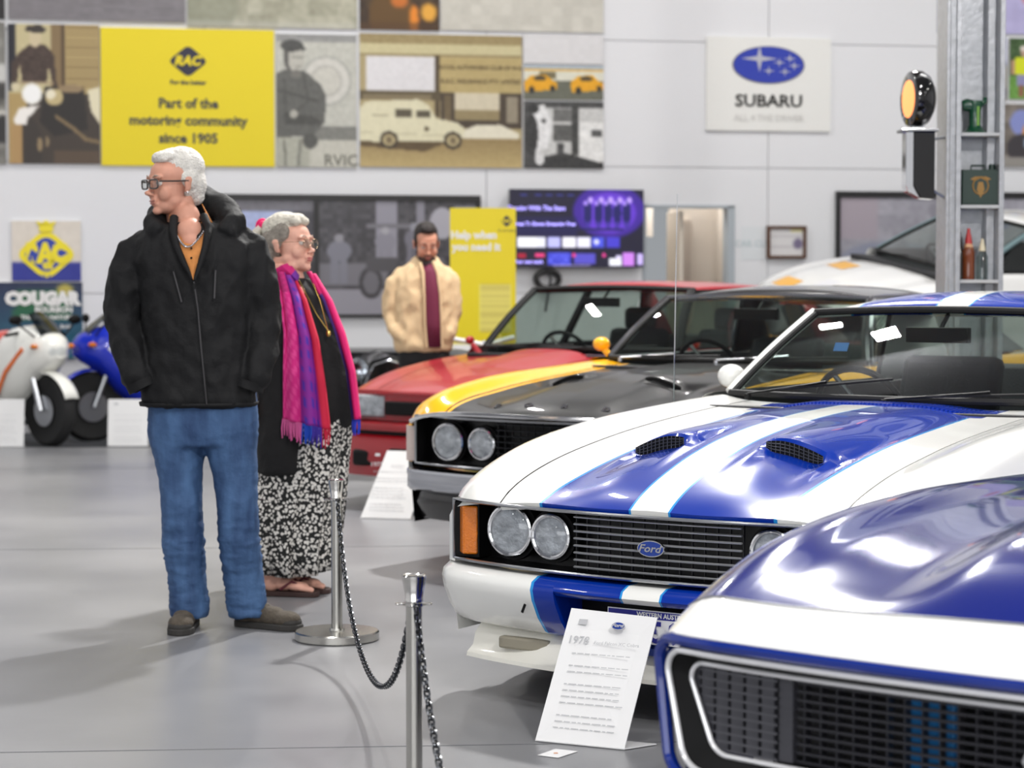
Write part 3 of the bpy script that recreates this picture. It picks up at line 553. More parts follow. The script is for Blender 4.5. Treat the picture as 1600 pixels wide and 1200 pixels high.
# ------------------------------------------------------------------ cars
def crom(xs, ys, x):
    """smooth interpolation through knots (monotone cubic)"""
    xs = np.asarray(xs, float); ys = np.asarray(ys, float); x = np.clip(np.asarray(x, float), xs[0], xs[-1])
    d = np.diff(ys) / np.diff(xs); m = np.zeros_like(ys); m[0] = d[0]; m[-1] = d[-1]
    for i in range(1, len(xs) - 1): m[i] = 0 if d[i - 1] * d[i] <= 0 else 2 * d[i - 1] * d[i] / (d[i - 1] + d[i])
    i = np.clip(np.searchsorted(xs, x) - 1, 0, len(xs) - 2); h = xs[i + 1] - xs[i]; t = (x - xs[i]) / h
    return (2 * t**3 - 3 * t**2 + 1) * ys[i] + (t**3 - 2 * t**2 + t) * h * m[i] + (-2 * t**3 + 3 * t**2) * ys[i + 1] + (t**3 - t**2) * h * m[i + 1]
m_black = mat('trim_black', (12, 12, 13), .5, spec=.2); m_trim = mat('bright_trim', (244, 244, 246), .22, metal=.45); m_rub = mat('rubber', (22, 22, 23), .75, bump=.1, bscale=80); m_chrome = mat('chrome', (225, 226, 228), .08, metal=1); m_satin = mat('satin_metal', (168, 170, 174), .28, metal=1)
m_under = mat('underbody_block', (12, 12, 13), .9); m_seat = mat('seat_cloth', (34, 36, 42), .75, bump=.2, bscale=120); m_dash = mat('dashboard', (24, 25, 28), .55, bump=.1, bscale=90)
m_glass = glassmat('window_glass', (214, 224, 218), 1.0); m_lens = glassmat('lamp_lens', (240, 242, 244), 1.3, .03); m_refl = mat('reflector', (236, 237, 240), .3, metal=.3, bump=.8, bscale=30, var=.45, vscale=26)
m_amber = mat('amber_lens', (226, 122, 20), .12, coat=1, bump=.5, bscale=140); m_clear = mat('clear_corner_lens', (206, 190, 184), .15, coat=1, bump=.3, bscale=90)
m_barm = mat('grille_bar', (186, 188, 192), .3, metal=.35); m_tyre = mat('tyre', (24, 24, 25), .8, bump=.15, bscale=60)
TS = [0, .04, .12, .25, .4, .6, .85, 1.2, 1.6, 2.0]
SK = [0, .22, .456, .68, .85, .955, 1]
class Car:
    def __init__(s, sp, name, loc, th, label):
        s.p = sp; s.root = empty(name, loc, -math.radians(th), label, 'car'); s.W = sp['W']; s.k = s.W / .91; s.yc = sp.get('yc', 1.74); s.tend = sp.get('tend', None)
        s.tab = np.array(sp['tab'])
    def Wt(s, t): return s.W * np.interp(t, [0, .1, .25, .6, 1.2, 2], [.975, .98, .987, .995, 1.0, 1.0])
    def yf(s, x): a = np.abs(x) / s.W; return s.p['bow'] * a**2.2 + s.p.get('corner', .04) * a**14
    def ycw(s, x): return s.yc + .13 * (np.abs(x) / (.8 * s.W))**2
    def P(s, sg, q):
        """surface point: sg in [-1,1] across, q in [0,1] nose to cowl"""
        a = abs(sg); x0 = a * s.W; T = s.ycw(x0) - s.yf(x0); t = q * T; x = a * float(s.Wt(t)); y = float(s.yf(x)) + t
        zs = [float(crom(TS, s.tab[i], t)) for i in range(5)]
        zz = [zs[0], zs[0] - .004, zs[1], zs[2], zs[3], (zs[3] * .62 + zs[4] * .38), zs[4]]
        z = float(crom(SK, zz, a))
        if s.p.get('scoop'): z += s.p['scoop'](x, t)
        return Vector((math.copysign(x, sg), y, z))
    def grid(s, s0, s1, q0, q1, ns, nq, off=0, qs=None):
        Q = qs if qs is not None else [q0 + (q1 - q0) * j / nq for j in range(nq + 1)]
        return [[s.P(s0 + (s1 - s0) * i / ns, q) + Vector((0, 0, off)) for q in Q] for i in range(ns + 1)]
    def shell(s):
        p = s.p; R = s.root; W = s.W; pm = p['paint']; h1 = p.get('hoods', .675); q0 = p.get('q0', 0)
        hg = s.grid(-h1, h1, q0, p.get('q1', 1), 64, 60); mb = MB().grid(hg)
        rim = [r[0] for r in hg]; mb.grid([[v, v + Vector((0, .006, -.022))] for v in rim])  # rolled front lip
        for col in (0, -1): mb.grid([[v, v + Vector((0, 0, -.02))] for v in hg[col]])
        s.hood = mb.build('hood', p.get('hoodpaint', pm), R, ang=38)
        MB().grid(s.grid(-.93, .93, .02, .99, 24, 20, -.03)).build('hood_underlay', m_under, R)  # black sheet added under the hood, stands in for shade in the seams
        ya, wr = p['axle'], p.get('wr', .315); L = p['L']; ar = wr + p.get('gap', .03)
        belt = p['belt']; ybelt = s.ycw(W * .85)
        def zbot(y):
            z = .2
            for a in (ya, ya + p['wb']):
                if abs(y - a) < ar: z = max(z, wr + math.sqrt(ar * ar - (y - a)**2))
            return z
        def side(sg, y0, y1, n, nm):
            ys = sorted(set([y0 + (y1 - y0) * i / n for i in range(n + 1)] + [a + ar * math.cos(math.pi * k / 10) for a in (ya, ya + p['wb']) for k in range(11) if y0 < a + ar * math.cos(math.pi * k / 10) < y1])); cols = []
            for y in ys:
                if y <= ybelt:
                    t = max(0, y - float(s.yf(W))); x = float(s.Wt(t)); zt = float(crom(TS, s.tab[4], t))
                else: x = W; zt = float(crom(TS, s.tab[4], 2.0))
                if y > L - .8: x = W * (1 - .12 * ((y - L + .8) / .8)**2.5)
                zb = min(zbot(y), zt - .04); col = []
                for k in range(9):
                    f = k / 8; z = zt + (zb - zt) * f; g = (zt - z) / max(.05, zt - .2)
                    dx = .016 * math.sin(math.pi * min(1, g * 1.6)) - .055 * max(0, g - .55)**1.2
                    col.append(Vector((sg * (x + dx), y, z)))
                cols.append(col)
            mb = MB().grid(cols)
            return mb, cols
        for sg in (-1, 1):
            fz = p.get('facez', .44)
            yst = float(s.yf(W)) + q0 * .0 + (.0 if not q0 else q0 * 1.7)
            mb, cols = side(sg, yst + .001, ybelt + .1, 26, '')
            mb.grid(s.grid(sg * (h1 + p.get('seam', .008)), sg * 1.0, q0, 1, 14, 34))
            if not q0:  # front corner column from the lip down to the bumper
                cc = []
                for a in (.95, .965, .98, 1.0):
                    tp = s.P(sg * a, 0); cc.append([Vector((tp.x, tp.y, tp.z + (fz - tp.z) * k / 5)) for k in range(6)])
                mb.grid(cc)
            mb.build('fender', pm, R, ang=42)
            m2, _ = side(sg, ybelt + .104, 3.05 + p.get('dy', 0), 18, ''); m2.build('door', p.get('sidepaint', pm), R, ang=42)
            m3, _ = side(sg, 3.054 + p.get('dy', 0), L, 26, ''); m3.build('rear_quarter', p.get('sidepaint', pm), R, ang=42)
            zt = float(crom(TS, s.tab[4], 2.0))
            MB().grid([[Vector((sg * (W - .1 * (k / 4)), y, zt + (belt - zt) * math.sin(math.pi / 2 * k / 4))) for k in range(5)] for y in np.linspace(ybelt - .02, L - .5, 8)]).build('belt_moulding', p.get('sidepaint', pm), R)
        # greenhouse
        hx, hy, hz = p['hdr']; ry, rz = p['rear']; bx = .80 * W; by = float(s.ycw(bx)) + .02; G = []
        for i in range(17):
            f = -1 + i / 8; row = []
            for j in range(9):
                g = j / 8; xb, yb = f * bx, float(s.ycw(f * bx)) + .02; xh, yh = f * hx, hy - .03 * (1 - f * f)
                z0 = belt + .0 + .0 * f; z = z0 + (hz + .015 * (1 - f * f) - z0) * g; bulge = .03 * math.sin(math.pi * g)
                row.append(Vector((xb + (xh - xb) * g, yb + (yh - yb) * g - bulge, z)))
            G.append(row)
        MB().grid(G).build('windscreen', m_glass, R)
        def strip(pts, r, m, nm, n=8): return MB().tube(pts, r, n).build(nm, m, R)
        edge = G[0]; edge2 = G[-1]
        for e, sg in ((edge, -1), (edge2, 1)):
            strip([q_ + Vector((sg * .012, .012, 0)) for q_ in e], .024, p.get('pillar', m_black), 'windscreen_pillar')
            strip([q_ + Vector((-sg * .008, -.004, .002)) for q_ in e], .013, p.get('seal', m_rub), 'windscreen_seal')
        strip([r[-1] + Vector((0, -.004, .004)) for r in G], .015, p.get('seal2', m_rub), 'windscreen_header_trim')
        strip([r[0] + Vector((0, -.01, .002)) for r in G], .014, p.get('seal', m_rub), 'windscreen_base_trim')
        # roof
        rf = []; crest = p['roofz']; yr = np.linspace(hy, ry, 12)
        for f in np.linspace(-1, 1, 17):
            row = []
            for y in yr:
                c_ = float(crom([hy, hy + .13, hy + .4, hy + .7, (ry + hy) / 2 + .35, ry], [hz + .017, hz + .017 + (crest - hz) * .55, crest, crest, crest - .012, rz], y))
                wx = hx + .0 + .025 * math.sin(math.pi * (y - hy) / (ry - hy)); e_ = hz + .0 + (rz - hz) * max(0, (y - hy) / (ry - hy)) + .02 * math.sin(math.pi * (y - hy) / (ry - hy))
                row.append(Vector((f * wx, y - .03 * (1 - f * f) * (1 if y == hy else 0), e_ + (c_ - e_) * (1 - abs(f)**2.6))))
            rf.append(row)
        MB().grid(rf).build('roof', p.get('roofpaint', pm), R, thick=.02)
        re = p['reardeck']; zb2 = belt + .01
        MB().grid([[Vector((f * (hx + (bx - hx) * g), ry + (re - ry) * g + .03 * math.sin(math.pi * g) * 0, rz + (zb2 - rz) * g)) for g in np.linspace(0, 1, 6)] for f in np.linspace(-1, 1, 9)]).build('rear_window', m_glass, R)
        for sg in (-1, 1):
            sy1 = p.get('sy1', 3.25); a = Vector((sg * bx, by + .04, belt)); b = Vector((sg * bx, sy1 + .12, belt)); c = Vector((sg * (hx + .02), sy1, hz - .0)); d = Vector((sg * (hx + .01), hy + .05, hz - .01))
            ym = p.get('midpost', 0)
            MB().grid([[a.lerp(b, u).lerp(d.lerp(c, u), v) + Vector((sg * .03 * math.sin(math.pi * v), 0, 0)) for v in np.linspace(0, 1, 5)] for u in np.linspace(0, 1, 5)]).build('side_window', m_glass, R)
            for q_ in ([a, b], [b, c], [c, d]): strip(q_, .012, p.get('sidetrim', m_chrome), 'side_window_trim', 6)
            if ym: strip([a.lerp(b, ym), d.lerp(c, ym)], .03, m_black, 'door_post', 6)
            MB().grid([[b + Vector((sg * .0, .0, 0)), Vector((sg * bx, re, zb2))], [b.lerp(c, .5), Vector((sg * (bx + hx) / 2, (re + ry) / 2, (zb2 + rz) / 2))], [c, Vector((sg * (hx + .005), ry, rz))]]).build('rear_pillar', p.get('roofpaint', pm), R, thick=.02)
            MB().box(sg * (bx - .02), by, .35, sg * (bx + .03), sy1 + .5, belt - .01).build('door_card', m_dash, R)
        # rear deck and tail
        dk = []
        for f in np.linspace(-1, 1, 9):
            dk.append([Vector((f * (W - .1) * (1 - .1 * k**3), re + (L - re) * k, zb2 - .0 - .06 * k**2 - .05 * f**4)) for k in np.linspace(0, 1, 6)] + [Vector((f * (W - .1) * .9, L + .02, z)) for z in (.8, .6, .45)])
        MB().grid(dk).build('boot_lid', p.get('sidepaint', pm), R)
        MB().box(-W * .9, L - .05, .32, W * .9, L + .09, .48).build('rear_bumper', p.get('bumperm', m_chrome), R, bevel=.03)
        # interior
        MB().box(-.78 * W, .5, .2, .78 * W, L - .3, .3).box(-.6, .3, .22, .6, 1.6, .5).build('underbody_block', m_under, R)  # dark boxes added under the car to block light
        dm = MB(); dm.prism([(by - .32, belt - .03), (by + .1, belt - .045), (by + .24, belt - .08), (by + .26, belt - .2), (by - .3, belt - .3)], -.73 * W, .73 * W, 'X'); dm.build('dashboard', m_dash, R, bevel=.01)
        wx = -.36 * s.k; wc = Vector((wx, by + .42, belt - .07)); wm = MB(); Mw = Matrix.Translation(wc) @ Matrix.Rotation(math.radians(-62), 4, 'X')
        wm.loop([Mw @ Vector((.185 * math.cos(a), .185 * math.sin(a), 0)) for a in np.linspace(0, 2 * math.pi, 28, False)], .014, 7)
        sw = wm.build('steering_wheel', m_black, R); sm = MB(); sm.lathe([(.0, -.02), (.05, -.02), (.05, .02), (.0, .03)], M=Mw, n=14)
        for a in (0, 2.1, 4.2): sm.tube([Mw @ Vector((0, 0, 0)), Mw @ Vector((.18 * math.cos(a), .18 * math.sin(a), 0))], .011, 6)
        sm.tube([wc, wc + Vector((0, -.35, -.12))], .02, 8); sm.build('steering_spokes', m_satin, sw)
        for sx in (-.36 * s.k, .36 * s.k):
            m_ = MB(); y0 = by + .72; m_.prism([(y0, .42), (y0 + .5, .38), (y0 + .52, .5), (y0 + .02, .56)], sx - .24, sx + .24, 'X'); m_.prism([(y0 + .42, .5), (y0 + .55, .46), (y0 + .72, p.get('seatz', 1.04)), (y0 + .62, p.get('seatz', 1.04) + .02)], sx - .23, sx + .23, 'X')
            if p.get('headrest'): m_.box(sx - .12, y0 + .62, p.get('seatz', 1.04), sx + .12, y0 + .72, p.get('seatz', 1.04) + .16)
            m_.build('seat', m_seat, R, bevel=.04)
        m_ = MB(); y0 = by + 1.5; m_.prism([(y0, .42), (y0 + .5, .4), (y0 + .72, .98), (y0 + .6, 1.0), (y0 + .42, .55), (y0, .55)], -.6, .6, 'X'); m_.build('rear_seat', m_seat, R, bevel=.03)
        mm = MB(); mm.box(-.13, hy - .14, hz - .11, .13, hy - .1, hz - .05); mm.tube([(0, hy - .1, hz - .06), (0, hy - .02, hz + .0)], .01); mm.build('rear_view_mirror', m_black, R, bevel=.012)
        # wheels
        w0 = None
        for (a, sg) in ((ya, -1), (ya, 1), (ya + p['wb'], -1), (ya + p['wb'], 1)):
            if w0 is None:
                w0 = MB().lathe([(.19, -.1), (wr - .05, -.105), (wr - .01, -.085), (wr, -.05), (wr, .05), (wr - .01, .085), (wr - .05, .105), (.19, .1)], axis='X', n=36).build('wheel', m_tyre, R)
                rm = MB(); rm.lathe([(.0, -.07), (.05, -.085), (.06, -.05), (.13, -.045), (.17, -.06), (.2, -.1), (.205, -.1), (.205, .08), (.0, .08)], axis='X', n=30)
                rm.build('rim', p.get('rimm', m_satin), w0); hb = MB()
                for k in range(5):
                    a_ = 2 * math.pi * k / 5; hb.ell((-.06, .115 * math.cos(a_), .115 * math.sin(a_)), (.02, .028, .028), nu=8, nv=5)
                hb.build('rim_hole', m_black, w0); w = w0
            else: w = copy_tree(w0, R)
            w.location = (sg * (W - .135), a, wr)
            if sg > 0: w.rotation_euler = (0, 0, math.pi)
    def wipers(s, m, pts):
        for (x0, x1, rise) in pts:
            mb = MB(); y = lambda x: float(s.ycw(x)); b = s.p['belt']
            a = Vector((x0, y(x0) - .045, b + .004)); e = Vector((x1, y(x1) + .03 + rise * .9, b + .016 + rise)); md = a.lerp(e, .5) + Vector((0, -.015, .015))
            mb.tube([a + Vector((0, 0, -.02)), a], .014); mb.tube([a, md, a.lerp(e, .62) + Vector((0, -.01, .02))], .0055, 6)
            w = mb.build('wiper', m, s.root); bl = MB(); f = a.lerp(e, .25); d = (e - a); bl.tube([f + Vector((0, -.012, .008)), e + d * .12 + Vector((0, -.012, .008))], .006, 5); bl.build('blade', m_rub, w)
    def lamp(s, x, z, r, dy=0, ring=m_chrome, deep=.022, rr=.009):
        y = float(s.yf(x)) + dy; R = s.root
        bz = MB(); bz.loop([(x + (r) * math.cos(a), y, z + r * math.sin(a)) for a in np.linspace(0, 2 * math.pi, 36, False)], rr, 8)
        o = bz.build('headlamp', ring, R); rf = MB(); rf.lathe([(r * .99, .0), (r * .9, .02), (r * .6, deep * .8), (r * .2, deep), (0.001, deep)], (x, y, z), 'Y', 30); rf.build('reflector', m_refl, o)
        ln = MB(); ln.lathe([(r * .98, -.002), (r * .85, -.012), (r * .5, -.022), (.001, -.026)], (x, y, z), 'Y', 30); ln.build('lens', m_lens, o)
        bk = MB(); bk.lathe([(r + .018, .012), (r + .02, .03), (r + .005, .07)], (x, y, z), 'Y', 30); bk.build('bucket', m_black, o)
        return o
    def bumper(s, name, m, prof, xs, dy=0, wrap=.35, cut=None, profcut=None, sub=None):
        """sweep of a (dy,z) section across the nose"""
        segs = [(-xs, xs, prof)] if not cut else [(-xs, -cut, prof), (cut, xs, prof), (-cut, cut, profcut)]
        mb = MB()
        for x0, x1, pr in segs:
            rs = []; n = max(4, int((x1 - x0) / .04)); X = [(x0 + (x1 - x0) * i / n) for i in range(n + 1)]
            st = []
            if x0 == -xs: st += [(-xs - .004, .35 * wrap / .35, .94), (-xs - .004, .18, .97)]
            st += [(x, 0, 1) for x in X]
            if x1 == xs: st += [(xs + .004, .18, .97), (xs + .004, wrap, .94)]
            zm = sum(z for _, z in pr) / len(pr)
            for x, ey, k in st:
                if ey: ring = [Vector((math.copysign(abs(x) - (d * 1.0 + .06) * .55, x), float(s.yf(xs)) + dy + ey, zm + (z - zm) * k)) for d, z in pr]
                else:
                    e = min(1, max(0, (xs - abs(x)) / .07)); e = math.sqrt(max(0, 1 - (1 - e)**2)); ring = [Vector((x, float(s.yf(x)) + dy + (d if d > .05 else .05 + (d - .05) * (.25 + .75 * e)) + (1 - e) * .02, zm + (z - zm) * (.94 + .06 * e))) for d, z in pr]
                rs.append(ring)
            mb.rings(rs, True, True)
        return mb.build(name, m, s.root, ang=50)
    def plate(s, c, w, h, band, chars, m_bg, m_tx, bandtxt=None, M=None, ex=.0):
        M = M or frame(c, (1, 0, 0), (0, 0, 1)); o = MB().box(-w / 2, -h / 2, -.002, w / 2, h / 2, .002, M).build('number_plate', m_bg, s.root, smooth=False, bevel=.001)
        if band: MB().box(-w / 2 + .004, h / 2 - band, .0022, w / 2 - .004, h / 2 - .003, .003, M).build('band', m_tx, o, smooth=False)
        return o, M
def tabmake(base, add): return [[z + float(np.interp(t, [0, .4, 1, 2], add)) for z, t in zip(r, TS)] for r in base]
TABB = [[.672, .697, .735, .780, .822, .862, .893, .918, .930, .936],
        [.670, .684, .710, .741, .772, .806, .840, .873, .902, .920],
        [.655, .682, .717, .755, .787, .818, .849, .880, .906, .922],
        [.638, .694, .742, .790, .827, .857, .884, .906, .924, .935],
        [.590, .640, .682, .715, .742, .768, .793, .815, .832, .842]]
def scoopf(x0, hw, t0, tl, h, dep, ramp=.28):
    def f(x, t):
        u = (abs(x) - x0) / hw
        if abs(u) > 1.25: return 0.0
        w = max(0, 1 - abs(u)**3 if abs(u) < 1 else 0); v = 0.0
        if t < t0 - .004: v = -dep * w * max(0, min(1, (t - t0 + ramp) / ramp))**1.2; 
        if t < t0 - .004: v += h * .35 * math.exp(-((abs(u) - 1.05) / .14)**2) * max(0, min(1, (t - t0 + ramp) / ramp))
        if t >= t0 - .004: v = h * math.sqrt(max(0, 1 - min(1, abs(u / 1.2))**4)) * max(0, 1 - (t - t0) / tl)**1.3 * min(1, .75 + (t - t0) * 6)
        return v
    return f
def scoop_mesh(car, x0, hw, t0, h, dep, m, nm='scoop_mesh'):
    for sg in (-1, 1):
        pts = []
        for i in range(13):
            x = x0 + hw * (-.92 + 1.84 * i / 12); T = float(car.ycw(x) - car.yf(x)); lo = car.P(sg * x / float(car.Wt(t0)), (t0 - .012) / T); hi = car.P(sg * x / float(car.Wt(t0)), (t0 + .012) / T)
            pts.append([Vector((lo.x, lo.y - .002, lo.z + .002)), Vector((lo.x, lo.y - .001, hi.z - .003))])
        o = MB().grid(pts).build(nm, m_black, car.root); g = MB()
        for i in range(0, 13):
            g.tube([pts[i][0] + Vector((0, -.003, 0)), pts[i][1] + Vector((0, -.003, 0))], .0018, 4)
        for f in (.25, .5, .75): g.tube([p_[0].lerp(p_[1], f) + Vector((0, -.003, 0)) for p_ in pts], .0016, 4)
        g.build('mesh_wire', m, o)
def oval_badge(M, rx, ry, parent, mr, mf, txt, sz, mt, nm='badge'):
    b = oval(M, rx, ry, mr, parent, nm, 0, .008); oval(M, rx * .93, ry * .88, mf, b, 'badge_face', 0, .0095); oval_t = text(txt, sz, mt, b, M @ Matrix.Translation((0, 0, .0105)) @ Matrix(((1, .35, 0, 0), (0, 1, 0, 0), (0, 0, 1, 0), (0, 0, 0, 1))), bold=.0006, sx=1.25); return b
m_fblue = mat('oval_blue', (30, 62, 150), .25, coat=1)
BLUE = (5, 50, 158); LB = (40, 150, 226); WH = (246, 246, 242)
paintB = rampmat('cobra_paint', [(0, WH), (.066, LB), (.074, BLUE), (.412, LB), (.422, WH)], yband=(1.52, 1.98, 0, .47, BLUE))
# ---- white and blue striped coupe
spB = dict(W=.91, L=4.6, bow=.16, tab=TABB, paint=paintB, axle=.8, wr=.305, wb=2.72, belt=.937, hdr=(.59, 2.36, 1.25), rear=(3.55, 1.24), roofz=1.341, reardeck=4.1, pillar=mat('white_paint', WH, .25, coat=1), sy1=3.15, scoop=scoopf(.25, .105, .5, .5, .036, .016), bumperm=mat('white_paint', WH, .25, coat=1), sidetrim=m_black)
B = Car(spB, 'striped_coupe', (215 / F * 6.7, 6.7, 0), 34, 'white coupe with twin blue bonnet stripes and four round headlights'); B.shell(); R = B.root
scoop_mesh(B, .25, .105, .5, .036, .016, mat('wire_grey', (70, 72, 80), .4, metal=.5))
B.wipers(m_black, [(-.60, -.06, .045), (.02, .62, .01)])
lv = MB()   # cowl louvres
for k in range(58):
    x = -.45 + .9 * k / 57; a = B.P(x / B.W, .9); b = B.P(x / B.W, .955); lv.box(-.0045, 0, 0, .0045, (b - a).length, .006, frame(a, (1, 0, 0), (b - a)))
o = lv.build('cowl_louvres', mat('louvre_blue', (24, 60, 170), .25, coat=1), R, smooth=False); o['kind'] = 'stuff'
def fascia(car, zt, zb, depth, xo, trimm, barm, bx, nb, lamps, ind, indm, badge=True, trr=.006, gapx=None, barr=.0036):
    """recessed grille with its frame, bars and lamps, following the bow of the nose"""
    R = car.root; Y = lambda x: float(car.yf(x)); mb = MB(); xs = np.linspace(-xo, xo, 31)
    mb.grid([[Vector((x, Y(x) + .0, zt)), Vector((x, Y(x) + depth, zt - .008)), Vector((x, Y(x) + depth, zb + .008)), Vector((x, Y(x), zb))] for x in xs])
    for sg in (-1, 1): mb.add([(sg * xo, Y(xo), zt), (sg * xo, Y(xo) + depth, zt), (sg * xo, Y(xo) + depth, zb), (sg * xo, Y(xo), zb)], [(0, 1, 2, 3)])
    g = mb.build('grille', mat('grille_black', (14, 14, 15), .4), R)
    pts = [(x, Y(x) - .006, zt - .004) for x in xs] + [(xo + .004, Y(xo) + .0, (zt + zb) / 2)] + [(x, Y(x) - .006, zb + .004) for x in xs[::-1]] + [(-xo - .004, Y(xo) + .0, (zt + zb) / 2)]
    MB().loop(pts, trr, 6).build('grille_frame', trimm, R)
    zz = np.linspace(zb + .022, zt - .024, nb); first = None
    for z in zz:
        b_ = MB().tube([Vector((x, Y(x) + .03, z)) for x in np.linspace(-bx, bx, 15)], barr, 5, flat=2.2, up=(0, 0, 1)); b_.build('grille_bar', barm, g)
    vb = MB()
    for x in np.linspace(-bx, bx, 15): vb.box(x - .0015, Y(x) + .04, zb + .01, x + .0015, Y(x) + .05, zt - .012)
    vb.build('grille_divider', mat('divider', (34, 35, 38), .4), g)
    for x, z, r, dy in lamps: car.lamp(x, z, r, dy); car.lamp(-x, z, r, dy)
    if ind:
        x0, x1, z0, z1 = ind
        for sg in (-1, 1):
            b_ = MB(); xm = (x0 + x1) / 2
            b_.prism([(sg * x0, Y(x0) + .03), (sg * xm, Y(xm) - .004), (sg * x1, Y(x1) + .012), (sg * x1, Y(x1) + .06), (sg * x0, Y(x0) + .08)], z0, z1, 'Z'); ob = b_.build('indicator', indm, R, smooth=False, bevel=.006)
            MB().box(sg * (x0 - .006), Y(x0) + .035, z0 - .012, sg * (x1 + .004), Y(x1) + .1, z1 + .012).build('indicator_housing', m_black, ob, smooth=False, bevel=.003)
    return g
fascia(B, .656, .45, .11, .842, m_satin, m_barm, .30, 8, [(.578, .566, .08, .03), (.397, .561, .068, .03)], (.744, .834, .47, .632), m_amber)
Mb = frame((0.0, float(B.yf(0)) + .018, .553), (1, 0, 0), (0, 0, 1)); oval_badge(Mb, .048, .026, R, m_chrome, m_fblue, 'Ford', .033, m_chrome)
prB = [(.14, .432), (.06, .437), (-.01, .435), (-.045, .42), (-.055, .395), (-.045, .36), (-.01, .3), (.035, .25), (.06, .238), (.14, .236)]
prC = [(.14, .432), (.06, .437), (-.01, .435), (-.045, .42), (-.055, .4), (-.04, .383), (.0, .376), (.08, .374), (.14, .374)]
B.bumper('front_bumper', paintB, prB, .925, cut=.33, profcut=prC)
B.bumper('front_valance', mat('valance_blue', (20, 56, 150), .35, coat=.6), [(.14, .29), (.1, .29), (.02, .24), (.03, .215), (.14, .2)], .33)
mb = MB().grid([[Vector((x, float(B.yf(x)) + .12, z)) for z in (.2, .4)] for x in np.linspace(-.34, .34, 9)]); mb.build('plate_recess', m_black, R)
o, M = B.plate((.045, -.012, .312), .372, .105, .026, None, mat('plate_white', (236, 236, 240), .4), mat('plate_blue', (40, 42, 140), .4))
text('WESTERN AUSTRALIA', .021, m_white, o, M @ Matrix.Translation((.02, .038, .004)), bold=.0004, sx=.95); mpb = mat('plate_blue', (40, 42, 140), .4)
text('5·0', .09, mpb, o, M @ Matrix.Translation((.022, -.017, .003)), bold=.003, sx=.85)
MB().box(-.045, .0, .002, -.03, .028, .004, M).build('plate_sticker', mat('plate_orange', (226, 130, 60), .5), o, smooth=False)
sp = MB(); rs = []
for x in np.linspace(-.77, .77, 25):
    y = float(B.yf(x)) + .05; e = 0 if abs(x) < .76 else .03; rs.append([Vector((x, y + .05, .245)), Vector((x, y + .0, .205)), Vector((x, y - .015, .165)), Vector((x, y - .05, .145)), Vector((x, y - .052, .132)), Vector((x, y + .04, .132)), Vector((x, y + .12, .16)), Vector((x, y + .16, .245))])
sp.rings(rs); sp.build('front_spoiler', mat('spoiler_white', (238, 236, 226), .35, coat=.4), R)
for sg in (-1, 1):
    MB().box(sg * .42, float(B.yf(.5)) + .036, .176, sg * .62, float(B.yf(.5)) + .07, .216).build('brake_duct', mat('duct_shade', (150, 144, 128), .6), R, bevel=.008)  # nearly flush box, the recess shade is put into its colour
mk = MB(); mk.box(-.004, -.004, .02, .004, .0, .05, Matrix.Translation((-.47, float(B.yf(.47)) - .05, .30)) @ Matrix.Rotation(.4, 4, 'Y')); mk.build('bumper_mark', m_black, R)
def door_mirror(car, m, x, y, z, r=(.045, .06, .05)):
    mb = MB(); mb.ell((x, y, z), (r[0] * 1.3, r[1], r[2])); mb.tube([(x + math.copysign(.02, -x), y, z - .03), (math.copysign(abs(x) - .08, x), y, z - .09)], .02); o = mb.build('door_mirror', m, car.root); return o
for sg in (-1, 1): door_mirror(B, mat('white_paint', WH, .25, coat=1), sg * .88, 2.17, .99)
st = MB(); st.box(-.03, -.001, -.02, .03, 0, .02, Matrix.Translation((-.36, 2.12, 1.12)) @ Matrix.Rotation(math.radians(-35), 4, 'X')); st.build('windscreen_sticker', mat('sticker_blue', (90, 140, 214), .5), R)
MB().tube([(-.8, 1.55, .9), (-.815, 1.6, 1.72)], .0022, 5).build('aerial', m_chrome, R)
# ---- black and yellow coupe
YEL = (244, 178, 22)
paintA = rampmat('yellow_paint', [(0, YEL)], rough=.22, zlow=(.5, (18, 18, 19))); m_bp = mat('black_paint', (20, 20, 21), .28, coat=1)
hoodA = rampmat('black_bonnet_paint', [(0, (12, 12, 13)), (.595, YEL), (.62, (17, 17, 18)), (.63, YEL)], rough=.35, coat=.45)
TABA = tabmake(TABB, [.088, .05, .028, .024])
spA = dict(W=.95, L=4.5, bow=.17, tab=TABA, paint=paintA, hoodpaint=hoodA, roofpaint=m_bp, axle=.82, wb=2.72, belt=.965, hdr=(.61, 2.2, 1.285), rear=(3.5, 1.26), roofz=1.36, reardeck=4.05, pillar=m_chrome, seal2=m_chrome, sy1=3.1, facez=.46, yc=1.68, scoop=scoopf(.27, .1, .62, .42, .032, .004, .1), bumperm=m_chrome)
A_ = Car(spA, 'striped_coupe', (52 / F * 10, 10, 0), 34, 'yellow coupe with a matt black bonnet and roof between the red and white cars'); A_.shell(); R = A_.root
scoop_mesh(A_, .27, .1, .62, .032, .004, m_black); A_.wipers(m_satin, [(-.64, -.08, .0), (.0, .6, .0)])
fascia(A_, .735, .495, .1, .84, m_satin, mat('dark_bar', (52, 54, 58), .35, metal=.6), .30, 8, [(.61, .612, .084, .02), (.385, .614, .07, .02)], None, None, barr=.004)
MB().tube([Vector((x, float(A_.yf(x)) - .008, .752 - .06 * (abs(x) / .9)**6)) for x in np.linspace(-.88, .88, 31)], .012, 8).build('bonnet_lip_trim', m_chrome, R)
for i, ch in enumerate('FORD'):
    x = (-.335, -.15, .053, .269)[i]; z = A_.P(x / .95, .05).z; text(ch, .045, m_chrome, R, frame((x, float(A_.yf(x)) + .085, z + .004), (1, 0, 0), (0, .8, .5)), bold=.002, ext=.002, sx=1.3)
